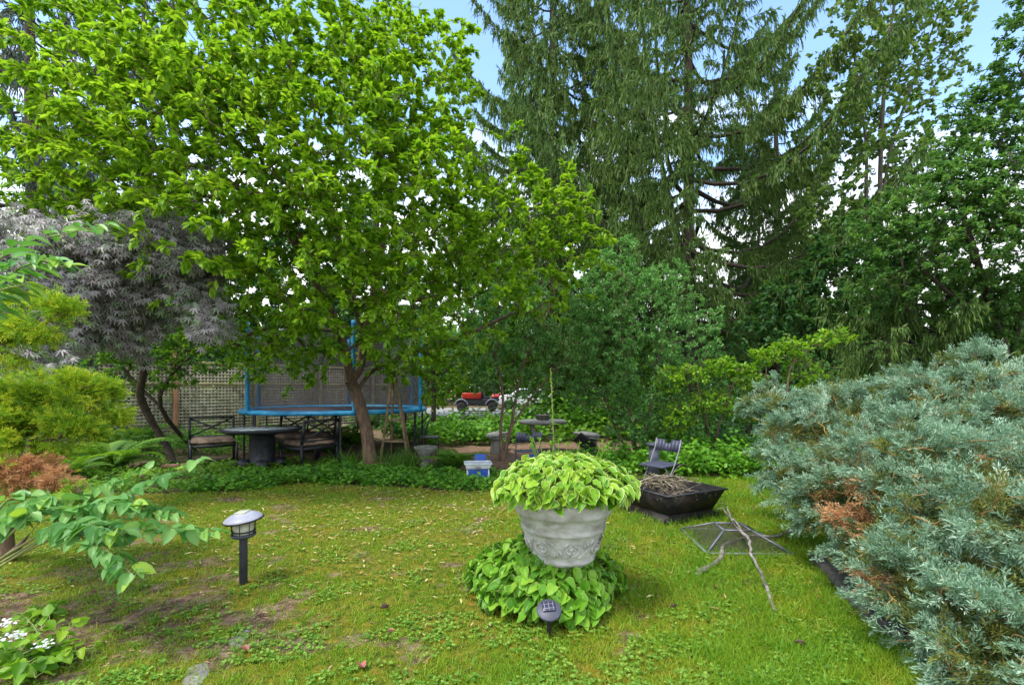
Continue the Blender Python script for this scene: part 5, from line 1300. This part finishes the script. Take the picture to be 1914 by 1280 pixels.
def juniper(name, lab, root_pt, trunks, blobs, ntips, per, ln, mat, mat2, seed, inner=.28, outb=.9, rbase=.05, up=.4, hang=0.0, shell=.62, dead=None, bump=0, bark=None, upd=.22, lsp=.2, dlift=0):
    rg_ = np.random.default_rng(seed); root = empty(name, (root_pt[0], root_pt[1], 0)); tag(root, lab, 'shrub')
    big = [b for b in blobs for _ in range(bump)]
    if bump:                     # small tufted mounds all over the big ones
        ex = []
        for b in big:
            d = nrm(rg_.normal(size=3)); d[2] = abs(d[2]) * .8 - .15; d = nrm(d); r_b = b[3] * rg_.uniform(.22, .42) * (.6 / max(b[3], .6)) ** .5
            ex.append((b[0] + d[0] * b[3] * .92, b[1] + d[1] * b[3] * .92, max(b[2] + d[2] * b[3] * .92, .12), r_b))
        blobs = list(blobs) + ex
    tips = sample_blobs(rg_, blobs, ntips, shell, 1.6)
    tips = layer(tips, rg_, lsp, .88, lsp * .7, .09)
    wood, ch = grow(rg_, trunks, tips, m=5, rtip=.0028, rbase=rbase, up=up, k=5, jit=.03)
    wood.build('trunk', bark or M['twig_gold'], root, smooth=True)
    B = np.array([b[:4] for b in blobs])
    n_ = len(ch); t_ = .35 + .65 * rg_.random((n_, per)) ** .6
    p, T = along(ch, t_); p = p.reshape(-1, 3); T = T.reshape(-1, 3); p = p + rg_.normal(size=p.shape) * .025
    dist = np.linalg.norm(p[:, None] - B[None, :, :3], axis=2) / B[None, :, 3]
    nb_ = np.argmin(dist, axis=1); outw = nrm(p - B[nb_, :3]); dep = dist.min(1)
    isd0 = np.zeros(len(p), bool)
    if dead:
        for c_, rr_ in dead: isd0 |= np.linalg.norm(p - np.asarray(c_), axis=1) < rr_
    D = nrm(-.6 * isd0[:, None] * np.array([0, 0, 1.]) + T * .55 + outw * outb + rg_.normal(size=p.shape) * .42 + np.array([0, 0, upd - hang]))
    N = nrm(np.array([0, 0, 1.1]) + .45 * rg_.normal(size=p.shape))
    L_ = ln * (.65 + .6 * rg_.random(len(p)))
    r_ = np.clip(.6 * rg_.random(len(p)) + .4 * np.repeat(rg_.random(n_), per) - .05, 0, 1)
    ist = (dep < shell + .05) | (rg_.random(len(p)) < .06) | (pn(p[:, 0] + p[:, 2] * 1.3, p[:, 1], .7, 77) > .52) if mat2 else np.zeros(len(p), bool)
    isd = np.zeros(len(p), bool)
    if dead:
        for c_, rr_ in dead: isd |= np.linalg.norm(p - np.asarray(c_), axis=1) < rr_ * (.8 + .35 * rg_.random(len(p)))
    ist &= ~isd
    for sel, mt_, nm in ((~ist & ~isd, mat, 'foliage'), (ist, mat2, 'inner_foliage'), (isd, M['dead'], 'dead_foliage')):
        if not sel.any(): continue
        mb_ = MB(); ids = np.arange(len(p))
        for q in range(5):
            s_ = sel & (ids % 5 == q); place(mb_, SPR[q], p[s_], D[s_], N[s_], L_[s_], L_[s_], r_[s_])
        o_ = mb_.build(nm, mt_, root)
        if nm == 'dead_foliage': o_['label'] = 'dead rusty brown sprays of the juniper'
    return root
jr = np.array([4.3, 4.6, 0])
def jt(*p): return [jr + [0, 0, .02]] + [np.array(q, float) for q in p]
JB = [(4.3, 4.7, .45, .95), (5.0, 4.0, .6, .85), (5.4, 5.3, .75, .9), (4.7, 3.1, .5, .72), (5.2, 6.3, .7, .8), (4.0, 5.6, .6, .65), (4.3, 2.4, .35, .6), (3.7, 3.9, .45, .6), (3.4, 4.5, .5, .5)] + BL([
      (1620, 1000, 3.3, .26), (1730, 1075, 2.9, .30), (1790, 1120, 2.6, .36), (1890, 1170, 2.4, .40), (1690, 1095, 2.9, .22), (1720, 1140, 2.6, .2), (1830, 1220, 2.2, .22), (1560, 900, 3.8, .30), (1690, 890, 3.5, .5), (1850, 930, 3.2, .6), (1860, 1040, 2.8, .5),
      (1500, 800, 4.5, .30), (1600, 790, 4.5, .38), (1740, 790, 4.2, .48), (1870, 790, 4.0, .55), (1450, 765, 5.0, .18), (1405, 757, 5.2, .10), (1560, 740, 4.8, .18), (1680, 735, 4.6, .22), (1780, 700, 4.4, .20), (1825, 672, 4.3, .13), (1900, 745, 4.3, .28),
      (1490, 885, 4.2, .22), (1455, 865, 4.5, .13), (1525, 955, 3.9, .14), (1600, 1040, 3.4, .12), (1500, 735, 5.0, .16), (1430, 735, 5.1, .12), (1470, 750, 4.9, .15), (1420, 860, 4.6, .09), (1480, 860, 4.3, .16), (1400, 745, 5.2, .10)])
JB = [(b[0] + .04, b[1], max(b[2] - (.10 if b[2] > .7 else .03), .1)) + tuple(b[3:]) for b in JB]
juniper('blue_juniper', 'huge silvery blue spreading juniper filling the right side above the dark edging', jr,
        [jt((4.2, 4.5, .5), (4.3, 4.6, 1.1), (4.5, 4.9, 1.5)), jt((3.9, 4.2, .35), (3.3, 3.8, .55), (2.8, 3.5, .6)), jt((3.9, 4.9, .5), (3.4, 5.3, .9), (2.8, 5.6, 1.15)), jt((4.0, 4.0, .4), (3.8, 3.2, .6), (3.5, 2.6, .55)),
         jt((4.8, 4.2, .6), (5.0, 3.6, .9)), jt((4.6, 5.4, .6), (4.4, 6.0, 1.0)), jt((3.8, 4.6, .45), (3.1, 4.6, .6), (2.7, 4.6, .65))],
        JB, 5200, 9, .098, M['juniper_blue'], M['juniper_olive'], 71, rbase=.06, up=.3, hang=.04, bump=7, lsp=.25, upd=.14,
        dead=[(at(1585, 945, 3.45), .19), (at(1640, 1075, 2.85), .12), (at(1600, 1000, 3.15), .10), (at(1600, 965, 3.8), .15), (at(1770, 1000, 3.1), .10), (at(1690, 850, 4.0), .12), (at(1820, 870, 3.4), .09), (at(1560, 930, 3.8), .14)])
gr = np.array([-4.4, 4.2, 0])
juniper('golden_juniper', 'golden yellow green juniper at the left edge with a dead brown lower branch', gr,
        [[gr, gr + [.1, -.1, .5], gr + [.4, -.3, .9], gr + [.8, -.5, 1.1]], [gr, gr + [.4, -.2, .3], gr + [.9, -.4, .7]], [gr + [.1, -.1, .5], gr + [.3, -.7, 1.2], gr + [.5, -.9, 1.8]]],
        BL([(60, 745, 3.9, .26, .5), (150, 740, 4.0, .22, .45), (205, 755, 4.1, .13, .5), (50, 810, 3.8, .28, .6), (140, 800, 3.8, .17, .5), (0, 780, 3.8, .25, .6), (30, 640, 3.5, .12, .45), (70, 595, 3.4, .13, .35), (120, 590, 3.4, .06, .5), (0, 600, 3.5, .15, .5), (20, 860, 3.8, .22),
            (70, 880, 3.5, .10, .6), (115, 895, 3.4, .06), (30, 890, 3.5, .12, .6), (145, 915, 3.3, .035)]), 1300, 11, .075, M['juniper_gold'], None, 72, rbase=.05, hang=0, shell=.35, bark=M['bark_mag'], upd=.0, lsp=.20, outb=.7,
        dead=[(at(70, 890, 3.5), .17), (at(120, 905, 3.4), .14), (at(25, 895, 3.5), .14)])

# broad-leaved saplings entering from the left
def leafy(name, lab, root_pt, stems, per, ln, mat, seed, wr=.72, bark=None, tplk=None):
    rg_ = np.random.default_rng(seed); root = empty(name, (root_pt[0], root_pt[1], 0)); tag(root, lab, 'plant')
    wd, lv = MB(), MB(); t3 = tplk or [t_ovate(6, cup=.10, droop=.18, serr=.10, wave=.03), t_ovate(6, cup=.2, droop=.32, serr=.12, wave=.02)]
    for st in stems:
        pp_, rr_ = wpath(st, np.linspace(.008, .0025, len(st)), int(rg_.integers(999)), .012, 8); tubes(wd, pp_, rr_, 6)
        L1 = np.linalg.norm(np.diff(pp_, axis=0), axis=1).sum(); n_ = max(4, int(per * L1))
        for sd_ in range(1):
            tt = np.linspace(.30, 1, n_)[None]
            p, T = along(pp_[None], tt); p, T = p[0], T[0]
            s_ = nrm(np.cross(T, [0, 0, 1.0])) * np.where(np.arange(n_) % 2, 1, -1)[:, None]
            pet = p + s_ * .03 + [0, 0, .015]
            D = nrm(T * .5 + s_ * .8 + rg_.normal(size=(n_, 3)) * .3 + [0, 0, -.22])
            N = nrm(np.array([0, -.25, 1.0]) + .35 * rg_.normal(size=(n_, 3)))
            L_ = ln * (.6 + .55 * rg_.random(n_)) * (1 - .25 * tt[0] ** 3)
            tubes(wd, np.stack([p, (p + pet) / 2 + [0, 0, .004], pet], 1), .0016, 4)
            for q in range(2):
                m_ = np.arange(n_) % 2 == q; place(lv, t3[q], pet[m_], D[m_], N[m_], L_[m_], L_[m_] * wr, np.clip(rg_.random(m_.sum()) * .75 + .3 * (tt[0][m_] > .9), 0, 1))
    wd.build('stem', bark or M['twig_green'], root, smooth=True); lv.build('foliage', mat, root, smooth=True)
    return root
sr = np.array([-3.9, 3.1, 0])
leafy('broadleaf_sapling', 'low sprawling sapling with broad toothed leaves over the mossy ground at the left', sr,
      [[sr, at(60, 960, 3.1), at(180, 955, 3.1), at(260, 920, 3.15), at(375, 862, 3.2)], [sr, at(40, 950, 3.2), at(130, 940, 3.3), at(215, 905, 3.4), at(270, 880, 3.4)], [sr, at(100, 1000, 2.9), at(200, 985, 2.85), at(300, 990, 2.9), at(405, 1000, 2.95)],
       [sr, at(90, 985, 2.9), at(150, 1000, 2.75), at(215, 1035, 2.65), at(255, 1080, 2.6)], [sr, at(20, 925, 3.2), at(90, 930, 3.3), at(150, 925, 3.4)], [sr, at(0, 960, 3.1), at(60, 945, 3.0), at(110, 935, 3.0)], [sr, at(120, 985, 2.85), at(170, 985, 2.75), at(230, 1000, 2.7)],
       [sr, at(150, 960, 3.1), at(240, 950, 3.1), at(330, 965, 3.1)], [sr, at(130, 960, 3.0), at(200, 945, 3.0), at(270, 945, 3.0)], [sr, at(0, 985, 2.9), at(40, 975, 2.9), at(70, 960, 2.9)]], 22, .118, M['mulberry'], 81)
s2 = np.array([-3.4, 2.6, 0])
leafy('broadleaf_sapling', 'upright sapling at the left edge with large hanging leaves above the golden juniper', s2,
      [[s2, s2 + [.0, 0, 1.0], at(-60, 560, 2.4), at(0, 520, 2.3), at(70, 485, 2.3), at(130, 500, 2.3)], [s2 + [0, 0, 1.0], at(-90, 600, 2.4), at(-20, 550, 2.2), at(50, 530, 2.2)], [at(-60, 560, 2.4), at(-30, 500, 2.6), at(60, 450, 2.9), at(150, 430, 3.1), at(205, 425, 3.2)], [at(-60, 560, 2.4), at(-30, 580, 2.3), at(20, 585, 2.3)]], 17, .125, M['mulberry'], 82, wr=.55)
# white flowering plant at the bottom left
wp = gnd(30, 1262); rg = np.random.default_rng(90)
wr_ = leafy('flowering_plant', 'light green plant with small white flowers in the bottom left corner', wp,
      [[wp + [0, 0, .02], wp + [rg.normal() * .09, rg.normal() * .06, .08], wp + [dx, dy, dz]] for dx, dy, dz in ((.28, .0, .12), (.2, .1, .2), (.08, .1, .25), (-.05, .1, .26), (.15, -.08, .1), (.0, -.05, .16), (-.15, .05, .2), (.3, .12, .08), (.22, -.12, .06), (-.1, -.1, .1), (.1, .2, .18))], 34, .08, M['lime'], 91, wr=.85)
for fx, fy, fY in ((8, 1165, 2.35), (35, 1188, 2.4), (82, 1205, 2.4), (14, 1190, 2.35)):
    c = at(fx, fy, fY); mb = MB(); n = 22
    a = rg.random(n) * 6.28; place(mb, T_FOLD, c + rg.normal(size=(n, 3)) * [.018, .014, .008], np.stack([np.cos(a), np.sin(a), .3 + 0 * a], 1), np.tile([0, -.2, 1.], (n, 1)), .018, .013, rg.random(n))
    mb.build('flower', M['petal'], wr_)
rg = np.random.default_rng(92); p = gnd(85, 1158, 0)
leafy('seedling', 'small lime green seedling on bare soil above the white flowers', p, [[p, p + [0, 0, .05], p + [.06 * math.cos(a), .06 * math.sin(a), .075]] for a in (0, 1.2, 2.5, 3.8, 5.1)], 40, .09, M['lime'], 93, wr=.6)

# ferns, beds ------------------------------------------------------------
def frond_tpl():
    V, F4 = [], []
    for i in range(17):
        t_ = .08 + .9 * i / 17; z = .55 * t_ - .75 * t_ ** 2.2; l = .26 * math.sin(math.pi * min(1, t_ * .9 + .12)) ** .8
        for sg in (-1, 1):
            b = len(V); V += [[t_, 0, z, 0], [t_ + .030 + .03, sg * l * .5, z - .01, 0], [t_ + .07, sg * l, z - .05, 0], [t_ + .005, sg * l * .5, z - .01, 0]]; F4.append([b, b + 1, b + 2, b + 3] if sg < 0 else [b, b + 3, b + 2, b + 1])
    return np.array(V, float), [np.array(F4)]
FR = frond_tpl()
def fern_proto(seed):
    rg_ = np.random.default_rng(seed); r_ = empty('fern', (0, 0, 0)); mb_ = MB(); n_ = 20
    a = np.arange(n_) * 2.4 + rg_.normal(size=n_) * .2; e = .25 + .7 * rg_.random(n_)
    D = nrm(np.stack([np.cos(a), np.sin(a), e], 1)); N = nrm(np.stack([-np.cos(a) * e, -np.sin(a) * e, 1 + 0 * a], 1))
    place(mb_, FR, np.zeros((n_, 3)) + [0, 0, .02], D, N, .50 + .22 * rg_.random(n_), None, rg_.random(n_)); mb_.build('frond', M['fern'], r_); return r_
fps = [fern_proto(101), fern_proto(102)]
fsp = [(150, 862, 'at the left below the golden juniper'), (205, 850, 'left of the purple maple stems'), (248, 838, 'just left of the maple foot'), (120, 900, 'behind the sprawling sapling, farthest left'), (210, 880, 'between the sapling and the maple foot'), (270, 820, 'under the left patio chair back'),
       (390, 800, 'behind the left patio chair'), (440, 795, 'between the left patio chair and trampoline'), (350, 795, 'at the foot of the orange fence post'), (655, 835, 'left of the magnolia trunk'), (770, 815, 'right of the obelisk'), (545, 800, 'beneath the trampoline behind the table'), (800, 800, 'right of the trampoline leg'),
       (1300, 880, 'right of the folding chair'), (1390, 850, 'in the bed left of the juniper tip'), (1440, 880, 'at the lawn edge under the juniper tip'), (850, 880, 'left of the blue crate'), (300, 800, 'below the lattice fence left of the orange post'), (480, 790, 'below the yellow fence post')]
for i, (px, py, lb) in enumerate(fsp):
    o = fps[i] if i < 2 else copy_tree(fps[i % 2]); q = gnd(px, py); o.location = q.tolist(); o.rotation_euler = (0, 0, i * 1.9); s_ = (.75 + .12 * ((i * 7) % 5)) * (1.35 if i < 6 else 1.0); o.scale = (s_, s_, s_)
    tag(o, 'green arching fern ' + lb, 'fern', 'ferns in the shaded beds')

def bed(name, lab, fn_, box_, n_, h, ln, mat, seed, tpl=T_FOLD, wr=.7, upn=1.2, kindn='ground cover', hs=.7):
    rg_ = np.random.default_rng(seed); x = rg_.uniform(box_[0], box_[1], n_); y = rg_.uniform(box_[2], box_[3], n_)
    k_ = fn_(x, y) + .25 * pn(x, y, .9, seed) > 0; x, y = x[k_], y[k_]; n2 = len(x)
    hh = h * np.clip(.55 + .6 * pn(x, y, hs, seed + 1), .12, 1.3); z = hh * rg_.random(n2) ** .5
    a = rg_.random(n2) * 6.283
    mb_ = MB(); place(mb_, tpl, np.stack([x, y, z + .01], 1), np.stack([np.cos(a), np.sin(a), .15 + .5 * rg_.normal(size=n2)], 1), nrm(np.array([0, -.2, upn]) + .6 * rdir(rg_, n2)), ln * (.6 + .6 * rg_.random(n2)), ln * wr * (.7 + .4 * rg_.random(n2)), np.clip(.6 * rg_.random(n2) + .2 + .35 * pn(x, y, .5, seed + 3), 0, 1))
    return tag(mb_.build(name, mat), lab, kindn, kind='stuff')
def strip(y0, y1, x0=-99, x1=99):
    return lambda x, y: np.minimum(np.minimum(y - np.interp(x, BX, BY) - y0, np.interp(x, BX, BY) + y1 - y), np.minimum(x - x0, x1 - x)) * 3 + .1
bed('ground_cover', 'low bright green ground cover along the back edge of the lawn', strip(-.05, 1.1, -4.6, -.1), (-5, 0, 6.5, 9.2), 17000, .20, .075, M['cover'], 111)
bed('ground_cover', 'dark leafy ground cover below the patio set at the left', strip(0, 2.6, -8.5, -3.2), (-9, -3, 6.4, 10), 11000, .13, .075, M['green'], 112)
bed('ground_cover', 'fresh green leafy plants behind the obelisk beside the brown path', lambda x, y: 1 - ((x + 1.5) / 2.2) ** 2 - ((y - 14.2) / 2.0) ** 2, (-4, 1.5, 11.5, 17), 11000, .80, .14, M['cover'], 113, hs=1.1)
bed('ground_cover', 'light green fern like growth below the lattice fence', lambda x, y: 1 - ((x + 7.0) / 3.2) ** 2 - ((y - 12.2) / 1.6) ** 2, (-10.5, -3, 10.3, 14.5), 11000, .55, .13, M['fern'], 114, hs=1.2, wr=.35)
bed('ground_cover', 'tangled yellow green plants right of the folding chair', strip(-.15, 1.9, 2.6, 6.2), (2.5, 6.5, 6.6, 10.5), 15000, .62, .10, M['cover'], 115, hs=.8)
bed('ground_cover', 'dark low plants at the edge behind the urn and fire pit', strip(.15, 1.6, .9, 3.0), (.6, 3.2, 6.6, 9.6), 7500, .45, .09, M['cover'], 116)
bed('ground_cover', 'shaded leafy undergrowth beyond the stone table', lambda x, y: 1 - ((x - 2.5) / 5.5) ** 2 - ((y - 15.5) / 2.2) ** 2, (-3, 8, 13, 18), 9000, .7, .17, M['green'], 117, hs=1.4)
bed('ground_cover', 'tall green undergrowth between the stone table and the far drive', lambda x, y: 1 - ((x - 4.6) / 4.9) ** 2 - ((y - 16) / 1.9) ** 2, (-.6, 10, 14, 18), 15000, 1.5, .16, M['cover'], 121, hs=1.3)
bed('ground_cover', 'deep undergrowth along the foot of the lattice fence and beyond', lambda x, y: 1 - ((x + 3) / 14) ** 2 - ((y - 21) / 3.5) ** 2 - 9 * (x > -4.5), (-17, -4, 17, 25), 11000, 1.1, .24, M['dark'], 118, hs=2.2)
bed('ground_cover', 'leafy shade growth under the low spruce at the right', lambda x, y: 1 - ((x - 8.5) / 5) ** 2 - ((y - 11) / 3) ** 2, (3.5, 13.5, 8, 14), 9000, .75, .15, M['dark'], 119, hs=1.4)
# grass-like tufts by the magnolia foot
rg = np.random.default_rng(120)
for px, py, lb in ((735, 880, 'in front of the obelisk'), (770, 872, 'between the obelisk and the stone planter'), (830, 872, 'between the stone planter and the crate'), (655, 878, 'left of the magnolia foot'), (1005, 905, 'behind the urn at the lawn edge')):
    q = gnd(px, py); n = 90; a = rg.random(n) * 6.28
    mb = MB(); place(mb, T_BL, q + rg.normal(size=(n, 3)) * [.12, .08, 0], nrm(np.stack([np.cos(a), np.sin(a), 1.6 + .8 * rg.random(n)], 1)), nrm(np.stack([-np.cos(a), -np.sin(a), .3 + 0 * a], 1)), .30 + .28 * rg.random(n), .016, .6 * rg.random(n))
    tag(mb.build('grass_tuft', M['cover'], loc=q), 'tuft of long strappy leaves ' + lb, 'plant', 'strappy leaved tufts in the bed')
